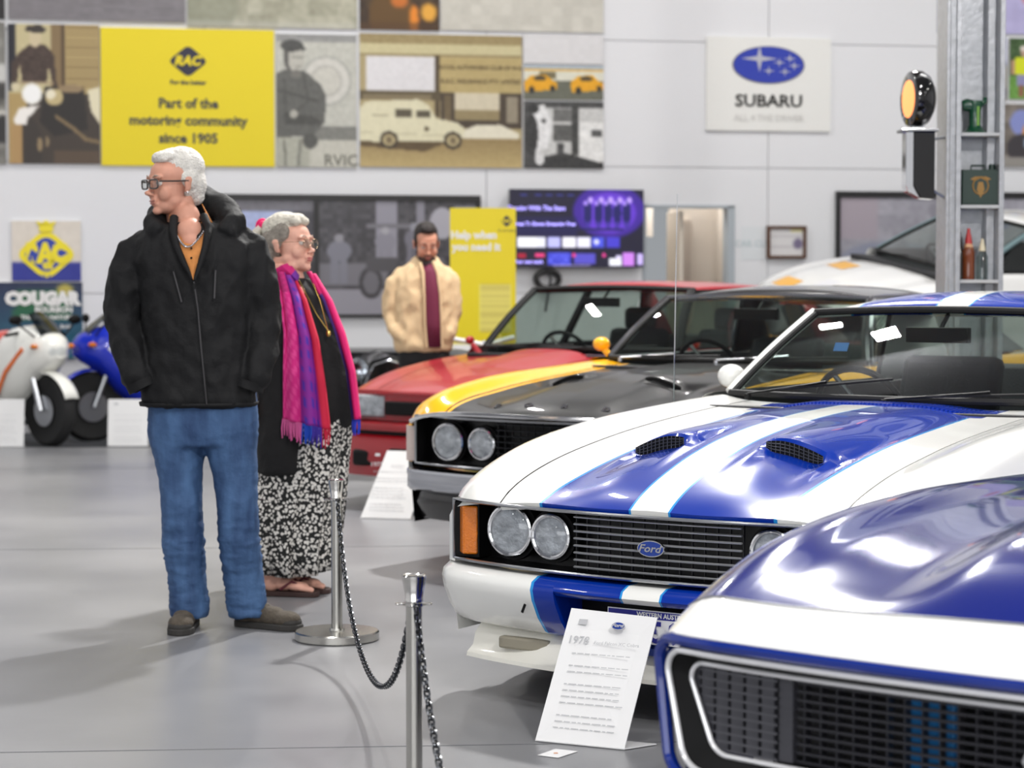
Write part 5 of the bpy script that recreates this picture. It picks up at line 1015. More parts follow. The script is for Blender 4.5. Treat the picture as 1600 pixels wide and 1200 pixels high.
# ------------------------------------------------------------------ motorcycles
def motorcycle(loc, hd, label, body, acc, rimc, stripe, lit=False):
    r = empty('motorcycle', loc, hd, label, 'motorcycle'); wr = .3; wb = 1.38
    mb_ = mat('bike_' + label[:6] + '_body', body, .25, coat=1); ma = mat('bike_' + label[:6] + '_accent', acc, .25, coat=1); mr = mat('rim_%d' % rimc[0], rimc, .3, metal=.6)
    def wheel(x):
        w = MB().lathe([(.21, -.05), (.27, -.06), (wr, -.03), (wr + .005, 0), (wr, .03), (.27, .06), (.21, .05)], (x, 0, wr), 'Y', 32).build('wheel', m_tyre, r)
        k = MB(); k.lathe([(.19, -.04), (.215, -.045), (.215, .045), (.19, .04)], (x, 0, wr), 'Y', 28); k.lathe([(0, -.05), (.045, -.05), (.045, .05), (0, .05)], (x, 0, wr), 'Y', 14)
        for i in range(3):
            a = 2 * math.pi * i / 3 + .4
            for d in (-.12, .12): k.tube([(x + .03 * math.cos(a), 0, wr + .03 * math.sin(a)), (x + .2 * math.cos(a + d), 0, wr + .2 * math.sin(a + d))], .014, 6)
        k.build('rim', mr, w)
        for y in (-.065, .065): MB().lathe([(.07, y - .002), (.13, y - .003), (.13, y + .003), (.07, y + .002)], (x, 0, wr), 'Y', 24).build('brake_disc', m_satin, w)
    wheel(0); wheel(-wb)
    for y in (-.095, .095): MB().tube([(0, y, wr), (-.17, y, .74), (-.22, y, .88)], [.025, .025, .02], 8).build('fork_leg', m_satin, r)
    MB().grid([[Vector((.0 + (wr + .03) * math.cos(a), .07 * f, wr + (wr + .035 - .02 * f * f) * math.sin(a))) for f in np.linspace(-1, 1, 7)] for a in np.linspace(.35, 2.5, 12)]).build('mudguard', mb_, r, thick=.006)
    fa = MB()
    rs = []
    for x, z, hw, hh in ((.16, .80, .05, .06), (.10, .81, .13, .12), (-.04, .80, .19, .19), (-.2, .72, .22, .3), (-.38, .64, .23, .36), (-.52, .6, .21, .34), (-.62, .56, .17, .26)):
        rs.append([Vector((x, hw * math.copysign(abs(math.cos(a))**.7, math.cos(a)), z + hh * math.copysign(abs(math.sin(a))**.85, math.sin(a)))) for a in np.linspace(0, 2 * math.pi, 20, False)])
    fa.rings(rs); fa.build('fairing', mb_, r)
    for i, c in enumerate(stripe):
        x0 = -.1 - i * .09; sm = mat('stripe_%d_%d_%d' % c, c, .3, coat=1)
        for sy in (-1, 1): MB().tube([(x0, sy * .2, .82), (x0 - .2, sy * .236, .62), (x0 - .34, sy * .225, .42)], .022, 6, flat=.4).build('stripe', sm, r)
    MB().ell((.12, 0, .80), (.05, .1, .06)).build('headlight', m_lens if not lit else m_black, r)
    MB().grid([[Vector((.06 - .22 * t, .13 * f * (1 - .25 * t), .93 + .17 * t + .03 * (1 - f * f))) for f in np.linspace(-1, 1, 7)] for t in np.linspace(0, 1, 5)]).build('screen', glassmat('smoked_screen', (90, 96, 100), 1), r)
    for y in (-.3, .3):
        o = MB(); o.tube([(.0, y * .5, .92), (-.05, y, 1.04)], .008, 6); o.ell((-.05, y, 1.06), (.03, .065, .04)); o.build('bike_mirror', m_black, r)
        MB().ell((.04, y * .62, .84), (.04, .03, .022)).build('turn_signal', m_amber, r)
    MB().tube([(-.2, -.3, .93), (-.22, 0, .97), (-.2, .3, .93)], .014, 8).build('handlebar', m_black, r)
    o = MB(); o.ell((-.6, 0, .84), (.27, .16, .13)); o.build('fuel_tank', ma, r)
    o = MB(); o.ell((-1.0, 0, .80), (.28, .14, .06)); o.build('seat', m_rub, r)
    o = MB(); o.tube([(-.9, 0, .72), (-1.3, 0, .8), (-1.62, 0, .9)], [.12, .12, .05], 12); o.build('tail', ma, r)
    o = MB(); o.box(-.85, -.16, .22, -.42, .16, .56); 
    for k in range(5): o.box(-.5, -.2, .3 + k * .04, -.42 + .03, .2, .315 + k * .04)
    o.build('engine', mat('engine_dark', (44, 42, 40), .4, metal=.6), r, bevel=.02)
    MB().tube([(-.3, .1, .3), (-.5, .12, .18), (-.9, .16, .2), (-1.5, .2, .34)], [.03, .03, .045, .05], 10).build('exhaust', m_satin, r)
    MB().tube([(-.8, -.1, .34), (-wb, -.1, wr)], .03, 8).tube([(-.8, .1, .34), (-wb, .1, wr)], .03, 8).build('swing_arm', m_satin, r)
    MB().tube([(-.7, -.12, .3), (-.78, -.26, .02)], .012, 6).build('side_stand', m_black, r); return r
p1 = gnd(74, 699); motorcycle((p1.x, p1.y + .12, 0), -math.radians(42), 'white motorcycle with an orange accent and gold wheels at the left picture edge', (242, 242, 236), (206, 60, 40), (206, 160, 70), [(226, 110, 40)])
p2 = gnd(150, 688); motorcycle((p2.x - .02, p2.y - .1, 0), math.radians(180 + 28), 'blue motorcycle with white stripes behind the white sign', (26, 48, 190), (26, 48, 190), (90, 90, 96), [(236, 238, 244), (90, 110, 210), (236, 238, 244)])
mt = MB().box(-1.9, -.95, .0, .75, .75, .004); o = mt.build('floor_mat', mat('dark_mat', (58, 60, 64), .8), smooth=False); o.location = (p1.x + .2, p1.y + .95, .001); tag(o, 'dark floor mat under the two motorcycles', 'mat')
# ------------------------------------------------------------------ old black car behind the red one
def roadster():
    p = gnd(640, 690); Y = 17.0; c = at(590, 575, Y); r = empty('vintage_roadster', (c.x + .05, Y, 0), .15, 'black vintage car with chrome trim behind the red bonnet, before the man in beige', 'car'); mk = mat('black_gloss', (14, 14, 16), .1, coat=1)
    for sx in (-.5, .5):
        f = MB().grid([[Vector((sx + .13 * g, -.1 + .48 * math.cos(a) * .8, .34 + (.36 - .05 * g * g) * math.sin(a))) for g in np.linspace(-1, 1, 6)] for a in np.linspace(0, math.pi, 14)]); f.build('wing', mk, r, thick=.012)
        MB().lathe([(.2, -.06), (.29, -.06), (.31, 0), (.29, .06), (.2, .06)], (sx, -.1, .31), 'X', 26).build('wheel', m_tyre, r); MB().lathe([(0, -.04), (.2, -.05), (.2, .05), (0, .04)], (sx, -.1, .31), 'X', 20).build('wheel_disc', m_chrome, r)
        o = MB(); o.lathe([(0, .02), (.08, .0), (.09, -.03), (.0, .16)], (sx * .5, -.5, .72), 'Y', 20); o.build('headlamp', m_chrome, r); MB().lathe([(0, -.035), (.083, -.03), (.083, -.02), (0, -.02)], (sx * .5, -.5, .72), 'Y', 20).build('lens', m_lens, r)
        MB().box(sx * .94 - .012, .5, .28, sx * .94 + .012, 2.3, .34).build('running_board', m_chrome, r)
    MB().prism([(-.2, .4), (.2, .4), (.22, .6), (.14, .78), (0, .82), (-.14, .78), (-.22, .6)], -.42, .8, 'Y').build('bonnet', mk, r, smooth=False, bevel=.02)
    MB().prism([(-.17, .42), (.17, .42), (.19, .6), (.12, .75), (0, .79), (-.12, .75), (-.19, .6)], -.45, -.42, 'Y').build('radiator_shell', m_chrome, r, smooth=False, bevel=.008)
    o = MB(); o.prism([(.7, .36), (2.2, .36), (2.4, .62), (2.1, .8), (1.5, .74), (.85, .84), (.7, .8)], -.48, .48, 'X'); o.build('body', mk, r, smooth=False, bevel=.03)
    for sx in (-.48, .48): MB().lathe([(.2, -.06), (.29, -.06), (.31, 0), (.29, .06), (.2, .06)], (sx, 2.0, .31), 'X', 26).build('wheel', m_tyre, r)
    MB().tube([(-.62, -.62, .36), (0, -.68, .36), (.62, -.62, .36)], .03, 8).build('bumper', m_chrome, r)
    MB().box(-.12, -.6, .55, .12, -.58, .6).build('bumper_badge', m_chrome, r)
roadster()
# yellow pedal car
def kart():
    Y = 15.75; c = at(722, 535, Y); r = empty('yellow_scooter', (c.x, Y, 0), .5, 'bright yellow and grey scooter half hidden beside the red windscreen', 'scooter'); m_y = mat('scooter_yellow', (240, 216, 20), .3, coat=1)
    o = MB(); o.ell((0, 0, .62), (.14, .34, .2)); o.ell((.0, -.3, .7), (.1, .1, .22)); o.build('body', m_y, r); MB().ell((0, .1, .84), (.11, .26, .05)).build('seat', mat('scooter_seat', (70, 72, 74), .5), r)
    for y in (-.5, .45): MB().lathe([(.1, -.05), (.2, -.06), (.23, 0), (.2, .06), (.1, .05)], (0, y, .23), 'X', 24).build('wheel', m_tyre, r); MB().lathe([(0, -.03), (.1, -.04), (.1, .04), (0, .03)], (0, y, .23), 'X', 16).build('wheel_hub', m_satin, r)
    MB().tube([(0, -.5, .23), (0, -.38, .88), (0, -.34, .95)], .03, 8).build('fork', m_satin, r); MB().tube([(-.26, -.3, .98), (0, -.36, .93), (.26, -.3, .98)], .018, 8).build('handlebar', m_acr, r); MB().box(-.1, -.36, .3, .1, .3, .36).build('footboard', mat('scooter_seat', (70, 72, 74), .5), r, bevel=.02)
kart()
# ------------------------------------------------------------------ people
def fold(amp, sc, seed=0, stretch=(1, 1, .5), fine=.0):
    def f(co, no):
        out = co.copy()
        for i in range(len(co)):
            p = Vector(co[i]); q = Vector((p.x * sc * stretch[0] + seed, p.y * sc * stretch[1], p.z * sc * stretch[2]))
            n = noise.noise(q); r = (1 - abs(n) * 2) * .6 + noise.noise(q * 2.3) * .4
            out[i] = co[i] + no[i] * amp * r
        return out
    return f
def skinmat(name, c): return mat(name, c, .5, bump=.05, bscale=160, var=.07, vscale=14, spec=.35)
def ringset(rows, n=28, p=.85):
    """rows: (centre Vector, half width x, half depth y[, yaw])"""
    rs = []
    for r in rows:
        c, hx, hy = r[:3]; yaw = r[3] if len(r) > 3 else 0; M = Matrix.Rotation(yaw, 3, 'Z')
        rs.append([c + M @ Vector((hx * math.copysign(abs(math.cos(a))**p, math.cos(a)), hy * math.copysign(abs(math.sin(a))**p, math.sin(a)), 0)) for a in [2 * math.pi * k / n for k in range(n)]])
    return rs
def make_head(root, M, skin, hair, k=1.0, fat=0.0, lips=(176, 108, 98), brow=None, beard=None, extra=(), iris=(70, 80, 84), neck=.15, nose=1.0):
    """head in its own frame: faces -y, origin between the ears"""
    b = MB(); T = lambda p: M @ (Vector(p) * k)
    R3 = M.to_3x3()
    def el(c, r, rot=None):
        b.ell(T(c), [x * k for x in r], R3 if rot is None else R3 @ rot, 20, 14)
    el((0, .018, .038), (.074, .094, .082)); el((0, -.03, -.02), (.062 + fat * .4, .06, .085)); el((0, -.04, .035), (.062, .052, .055))
    el((0, -.042, -.078), (.05 + fat, .045, .034)); el((0, -.078, -.098), (.022, .018, .016)); el((0, -.025, -.062), (.062 + fat, .055, .04))
    for s in (-1, 1):
        el((s * .036, -.064, -.036), (.028 + fat * .5, .024, .03)); el((s * .03, -.086, .024), (.026, .011, .0085)); el((s * .012, -.104, -.038), (.008, .009, .007))
        el((s * .078, .012, -.004), (.007, .018, .03), Matrix.Rotation(s * .35, 3, 'Z')); el((s * .08, .02, .012), (.006, .013, .014)); el((s * .076, .004, -.026), (.006, .008, .01))
        if fat: el((s * .045, -.03, -.09), (.028, .035, .025))
    el((0, -.097, -.005), (.0085, .012, .026), Matrix.Rotation(-.28, 3, 'X')); el((0, -.112 * (1 + .03 * nose), -.032), (.0115, .012 * nose, .01)); el((0, -.086, .02), (.02, .012, .012))
    el((0, -.093, -.06), (.024, .010, .008)); el((0, -.091, -.073), (.021, .010, .007)); el((0, -.088, -.05), (.018, .01, .012))
    b.tube([T((0, .012, -.05)), T((0, .02, -.11)), T((0, .03, -.11 - neck))], [.056 * k + fat * .6, .055 * k + fat * .6, .066 * k + fat], 20)
    for c, r in extra: b.ell(c, r, None, 20, 14)
    h = blob(b, 'head', skin, root, .0042, 10)
    lp = MB(); lp.ell(T((0, -.0985, -.0615)), (.0205 * k, .0055 * k, .0042 * k), R3, 14, 8).ell(T((0, -.0965, -.0705)), (.018 * k, .0065 * k, .0048 * k), R3, 14, 8); lp.build('lips', mat('lips_%d' % lips[0], lips, .45), h)
    for s in (-1, 1):
        e = MB().ell(T((s * .031, -.0815, .004)), (.0118 * k,) * 3, R3, 16, 12).build('eye', mat('eye_white', (226, 222, 216), .2, coat=1), h)
        MB().ell(T((s * .031, -.0905, .003)), (.0052 * k, .0036 * k, .0052 * k), R3, 12, 8).build('iris', mat('iris_%d' % iris[0], iris, .15, coat=1), e)
        ld = MB(); ld.grid([[T((s * .031 + .0145 * math.sin(a) * 1.0, -.0815 - .0135 * math.cos(a) * math.cos(q_), .004 + .0128 * math.sin(q_))) for q_ in np.linspace(.25, 1.45, 5)] for a in np.linspace(-1.25, 1.25, 9)]); ld.build('eyelid', skin, h)
    if brow:
        for s in (-1, 1): MB().tube([T((s * .014, -.0975, .026)), T((s * .03, -.0975, .032)), T((s * .05, -.083, .027))], [.002 * k, .003 * k, .0015 * k], 8).build('eyebrow', brow, h)
    if beard:
        bd = MB(); R_ = lambda c, r: bd.ell(T(c), [x * k for x in r], R3, 16, 10)
        R_((0, -.083, -.1), (.028, .02, .018)); R_((0, -.0955, -.0525), (.025, .006, .005))
        for s in (-1, 1): R_((s * .036, -.05, -.085), (.022, .035, .02)); R_((s * .056, -.012, -.055), (.012, .022, .03)); R_((s * .024, -.088, -.075), (.007, .012, .022))
        blob(bd, 'beard', beard, h, .004, 2, fold(.0015, 300, 2))
    return h, T, R3
def hairnoise(amp, sc, st): return fold(amp, sc, 5, st)
def trouser(root, name, m, hips, legs, vox=.010, amp=.0095, sc=14, seed=1):
    b = MB(); b.rings(ringset(hips))
    for rows in legs: b.rings(ringset(rows, 24, .95))
    base_ = fold(amp * .55, sc, seed, (1, 1, 1.2)); ridge = fold(amp * 1.5, sc * .5, seed + 9, (1, 1, 5.5)); zk = [r[0].z for r in legs[0]]; k1, k2 = zk[len(zk) // 2], zk[-1]
    def dsp(co, no):
        a = base_(co, no); r_ = ridge(co, no) - co; w = np.exp(-((co[:, 2] - k1 + .03) / .1)**2) + .8 * np.exp(-((co[:, 2] - k2 - .05) / .08)**2) + .35 * np.exp(-((co[:, 2] - zk[0]) / .08)**2)
        return a + r_ * w[:, None]
    return blob(b, name, m, root, vox, 5, dsp)
def denim():
    m = mat('denim', (62, 98, 150), .8, bump=.35, bscale=30); nt = m.node_tree; b = nt.nodes['Principled BSDF']
    tc = nt.nodes.new('ShaderNodeTexCoord'); mp = nt.nodes.new('ShaderNodeMapping'); mp.inputs['Scale'].default_value = (14, 14, 3.2); n = nt.nodes.new('ShaderNodeTexNoise'); n.inputs['Scale'].default_value = 1; n.inputs['Detail'].default_value = 6
    r = nt.nodes.new('ShaderNodeValToRGB'); r.color_ramp.elements[0].position = .3; r.color_ramp.elements[1].position = .75; r.color_ramp.elements[0].color = (*lin((32, 58, 98)), 1); r.color_ramp.elements[1].color = (*lin((76, 110, 154)), 1)
    nt.links.new(tc.outputs['Object'], mp.inputs[0]); nt.links.new(mp.outputs[0], n.inputs['Vector']); nt.links.new(n.outputs[0], r.inputs[0]); nt.links.new(r.outputs[0], b.inputs['Base Color']); return m
def shoe(root, heel, yaw, m, ms, L=.29, k=1.0):
    M = Matrix.Translation(heel) @ Matrix.Rotation(yaw, 4, 'Z')
    R3 = M.to_3x3(); b = MB(); T = lambda p: M @ Vector(p)
    for c, r in (((0, .0, .055), (.042, .05, .05)), ((0, -.06, .06), (.042, .06, .048)), ((0, -.12, .05), (.045, .06, .04)), ((0, -.185, .042), (.05, .06, .034)), ((0, -.01, .09), (.04, .045, .035))): b.ell(T(c), r, R3, 18, 12)
    o = blob(b, 'shoe', m, root, .006, 3, fold(.0015, 60, 3))
    pts = [(.036 * math.sin(a) * (1.0 if math.cos(a) > 0 else 1.32), .045 * math.cos(a) if math.cos(a) > 0 else .0) for a in np.linspace(-math.pi / 2, math.pi / 2, 9)]
    out = [(x, .012 + y) for x, y in pts] + [(.04, -.08), (.05, -.15), (.053, -.19), (.045, -.225), (.022, -.25), (0, -.256), (-.022, -.25), (-.045, -.225), (-.053, -.19), (-.05, -.15), (-.04, -.08)]
    MB().prism(out, .0, .026, 'Z', M).build('sole', ms, o, smooth=False, bevel=.005)
    MB().ell(T((0, -.205, .031)), (.0475, .044, .028), R3, 16, 10).build('toe_cap', ms, o)
    MB().ell(T((0, .03, .05)), (.04, .026, .04), R3, 14, 10).build('heel_counter', ms, o)
    lc = MB()
    for i in range(5):
        y = -.055 - i * .02; z = .112 - i * .009; lc.tube([T((-.026, y, z - .008)), T((0, y + (.006 if i % 2 else -.006), z)), T((.026, y, z - .008))], .003, 5)
    lc.build('laces', mat('laces', (70, 66, 56), .8), o); return o
# ---- the man in the black jacket
def man():
    Y = 8.6; base = Vector((at(312, 900, Y).x, Y, 0)); r = empty('person', base, 0, 'man with white hair and glasses in a black jacket and jeans, hands in pockets', 'person')
    def m(u, v, d=0.0): return at(u, v, Y + d) - base
    px = Y / F
    skin = skinmat('skin_tan', (206, 150, 128)); jk = mat('jacket_black', (15, 15, 17), .7, bump=.5, bscale=13, spec=.3); den = denim()
    # jeans
    trouser(r, 'jeans', den, [(m(317, 610), 84 * px, .125), (m(317, 640), 85 * px, .13), (m(317, 672), 86 * px, .13), (m(318, 695), 84 * px, .12)],
        [[(m(276, 660), 43 * px, .115), (m(278, 700), 40 * px, .105), (m(282, 745), 34 * px, .092), (m(284, 785, -.02), 31.5 * px, .082), (m(286, 840), 31 * px, .085), (m(292, 900, .01), 29 * px, .08), (m(296, 950, .01), 29 * px, .078), (m(296, 963, .01), 28 * px, .076)],
         [(m(359, 660), 43 * px, .115), (m(361, 700), 39 * px, .105), (m(368, 745), 35 * px, .092), (m(371, 785, -.02), 32 * px, .082), (m(374, 840), 30.5 * px, .085), (m(380, 900, .03), 31 * px, .08), (m(386, 950, .04), 30 * px, .078), (m(388, 962, .04), 29 * px, .076)]])
    sh = mat('shoe_suede', (82, 74, 64), .85, bump=.3, bscale=140, var=.2, vscale=30); so = mat('shoe_sole', (52, 50, 48), .8)
    for u, v, d, yaw in ((297, 952, .07, math.radians(-3)), (386, 950, .06, math.radians(64))):
        c = m(u, v, d); shoe(r, Vector((c.x, c.y, .0)), yaw, sh, so)
    # jacket
    b = MB(); b.rings(ringset([(m(311, 634), 86 * px, .15), (m(311, 622), 89 * px, .158), (m(311, 600), 85 * px, .15), (m(310, 545), 80 * px, .148), (m(309, 490), 83 * px, .152), (m(307, 440), 88 * px, .15), (m(304, 405), 96 * px, .138), (m(301, 382), 98 * px, .12), (m(298, 364), 78 * px, .1), (m(297, 350), 54 * px, .085)], 36, .8))
    def arm(pts, rr): b.tube([m(*p) for p in pts], [x * px for x in rr], 20)
    arm([(236, 378, .01), (212, 395, .01), (198, 440, .0), (192, 500, .0), (201, 545, -.05), (216, 590, -.08), (224, 603, -.08)], [22, 29, 30, 28, 26, 24, 21])
    arm([(362, 372, .01), (390, 390, .01), (403, 440, .01), (409, 505, .02), (407, 550, -.02), (396, 592, -.06), (389, 603, -.06)], [22, 29, 30, 28, 26, 24, 21])
    # hood bunched behind the neck and collar
    b.tube([m(248, 362, -.10), m(238, 352, -.04), m(250, 338, .06), m(282, 322, .13), (m(318, 316, .14)), m(350, 330, .08), m(366, 350, -.02), m(352, 366, -.09)], [x * px for x in (10, 15, 18, 22, 24, 22, 18, 11)], 16)
    j = blob(b, 'jacket', jk, r, .0105, 3, fold(.017, 11, 4, (1.2, 1, .75)))
    # seams, zips, hem, cuffs
    m_z = mat('zip', (60, 58, 60), .4, metal=.4); sp = MB()
    sp.tube([m(303, 440, -.178), m(309, 480, -.176), m(314, 540, -.172), m(320, 600, -.172), m(323, 632, -.162)], 1.4 * px, 6); sp.build('zip', m_z, j)
    for a_, b_ in (((270, 420), (284, 472)), ((337, 418), (335, 466))):
        MB().tube([m(*a_, -.165), m(*b_, -.172)], 1.6 * px, 6).build('pocket_zip', m_z, j)
    for a_ in ((270, 418), (337, 416), (304, 446)): MB().box(-.004, -.004, -.014, .004, .003, .008, Matrix.Translation(m(*a_, -.178))).build('zip_pull', m_black, j)
    hm = ringset([(m(311, 633), 90 * px, .153), (m(311, 627), 91.5 * px, .157)], 36, .8); MB().rings(hm, True, False).build('hem_band', jk, j, thick=.004, off=1)
    for c0, c1, rr in (((219, 594, -.085), (225, 606, -.085), 25), ((391, 594, -.065), (387, 606, -.065), 25)): MB().tube([m(*c0), m(*c1)], rr * px, 20).build('cuff', jk, j)
    # shirt showing in the open neck
    ms = mat('shirt_orange', (196, 128, 66), .8, bump=.2, bscale=240, var=.15, vscale=30); g = []
    L_ = [(272, 340, -.06), (270, 358, -.105), (276, 385, -.142), (288, 412, -.162), (301, 436, -.176)]; R_ = [(318, 338, -.04), (326, 356, -.09), (321, 385, -.138), (313, 412, -.162), (304, 437, -.176)]
    for a_, b_, dz in zip(L_, R_, (.105, .062, .022, 0, 0)):
        A0, B0 = m(*a_), m(*b_); g.append([A0.lerp(B0, t) + Vector((0, -.016 * math.sin(math.pi * t) - dz * .35 * math.sin(math.pi * t), -dz * math.sin(math.pi * t))) for t in np.linspace(0, 1, 9)])
    s = MB().grid(g).build('shirt', ms, r, thick=.006)
    for side in (L_, R_): MB().tube([m(u, v, d - .008) for u, v, d in side], [x * px for x in (7, 6.5, 5.5, 4.5, 2.5)], 10).build('lapel', jk, j)
    MB().grid([[m(316, 318, .02), m(332, 347, -.04)], [m(322, 330, -.02), m(327, 360, -.075)], [m(312, 352, -.07), m(312, 372, -.115)], [m(303, 372, -.11), m(305, 380, -.125)]]).build('shirt_collar', ms, s, thick=.006)
    MB().grid([[m(268, 322, .02), m(264, 340, -.05)], [m(266, 340, -.05), m(266, 358, -.09)], [m(272, 356, -.09), m(272, 374, -.115)], [m(288, 374, -.12), m(286, 384, -.13)]]).build('shirt_collar', ms, s, thick=.006)
    for v, d in ((403, -.166), (388, -.156)): MB().ell(m(299, v, d - .012), (.0045, .003, .0045)).build('button', m_black, s)
    nk = MB()
    for t in np.linspace(0, 1, 26):
        a_ = m(273, 360, -.118).lerp(m(318, 362, -.112), t); a_.z -= .062 * math.sin(math.pi * t); a_.y -= .045 * math.sin(math.pi * t); nk.ell(a_, (.0045, .0045, .0045), None, 8, 6)
    o = nk.build('necklace', mat('silver_jewel', (214, 214, 216), .15, metal=1), r); o['kind'] = 'stuff'
    # head turned to his right
    hc = m(273, 287); Mh = Matrix.Translation(hc) @ Matrix.Rotation(math.radians(-52), 4, 'Z') @ Matrix.Rotation(math.radians(3), 4, 'X')
    k = 1.06; h, T, R3 = make_head(r, Mh, skin, None, k, 0, (168, 108, 98), mat('brow_grey', (170, 150, 136), .8), nose=1.1, neck=.13, extra=[(m(292, 345, -.025), (.055, .052, .075)), (m(296, 364, -.07), (.056, .052, .06)), (m(298, 378, -.09), (.045, .04, .045))])
    hair = mat('hair_white', (226, 222, 214), .6, bump=.6, bscale=160, sheen=.3, var=.14, vscale=40); hb = MB()
    for c, q in (((0, .032, .06), (.077, .09, .077)), ((0, .062, .0), (.07, .062, .075)), ((0, -.032, .1), (.056, .048, .022)), ((.012, -.056, .092), (.036, .02, .014)), ((-.025, -.05, .09), (.032, .02, .014)), ((.0, .01, .11), (.05, .06, .022)), ((.062, .03, .02), (.02, .04, .04)), ((-.062, .03, .02), (.02, .04, .04)), ((0, .075, -.05), (.055, .035, .035))): hb.ell(T(c), [x * k for x in q], R3, 20, 14)
    blob(hb, 'hair', hair, h, .0048, 2, hairnoise(.0045, 60, (1, 1, 1)))
    gl = MB()
    for sgn in (-1, 1):
        cx_ = sgn * .034; P_ = [(cx_ + .026 * math.copysign(abs(math.cos(a))**.5, math.cos(a)), -.1 - .003 + abs(cx_ + .026 * math.cos(a)) * .12, .0 + .0165 * math.copysign(abs(math.sin(a))**.5, math.sin(a))) for a in np.linspace(0, 2 * math.pi, 20, False)]
        gl.loop([T((x, y - .008, z)) for x, y, z in P_], .0034 * k, 6); gl.tube([T((sgn * .061, -.098, .01)), T((sgn * .078, -.05, .008)), T((sgn * .084, .012, .008))], .0034 * k, 6)
    gl.tube([T((-.009, -.112, .004)), T((0, -.115, .006)), T((.009, -.112, .004))], .0024 * k, 6); g_ = gl.build('glasses', mat('glasses_dark', (44, 38, 34), .3, coat=.6), h)
    for sgn in (-1, 1): MB().grid([[T((sgn * .034 + x, -.105 + abs(sgn * .034 + x) * .1, z)) for x in (-.025, 0, .025)] for z in (-.015, 0, .015)]).build('spectacle_lens', glassmat('spec_lens', (236, 240, 238), 1.2), g_)
    MB().ell(T((.083, .004, -.036)), (.004, .004, .006)).build('earring', mat('silver_jewel', (214, 214, 216), .15, metal=1), h)
man()
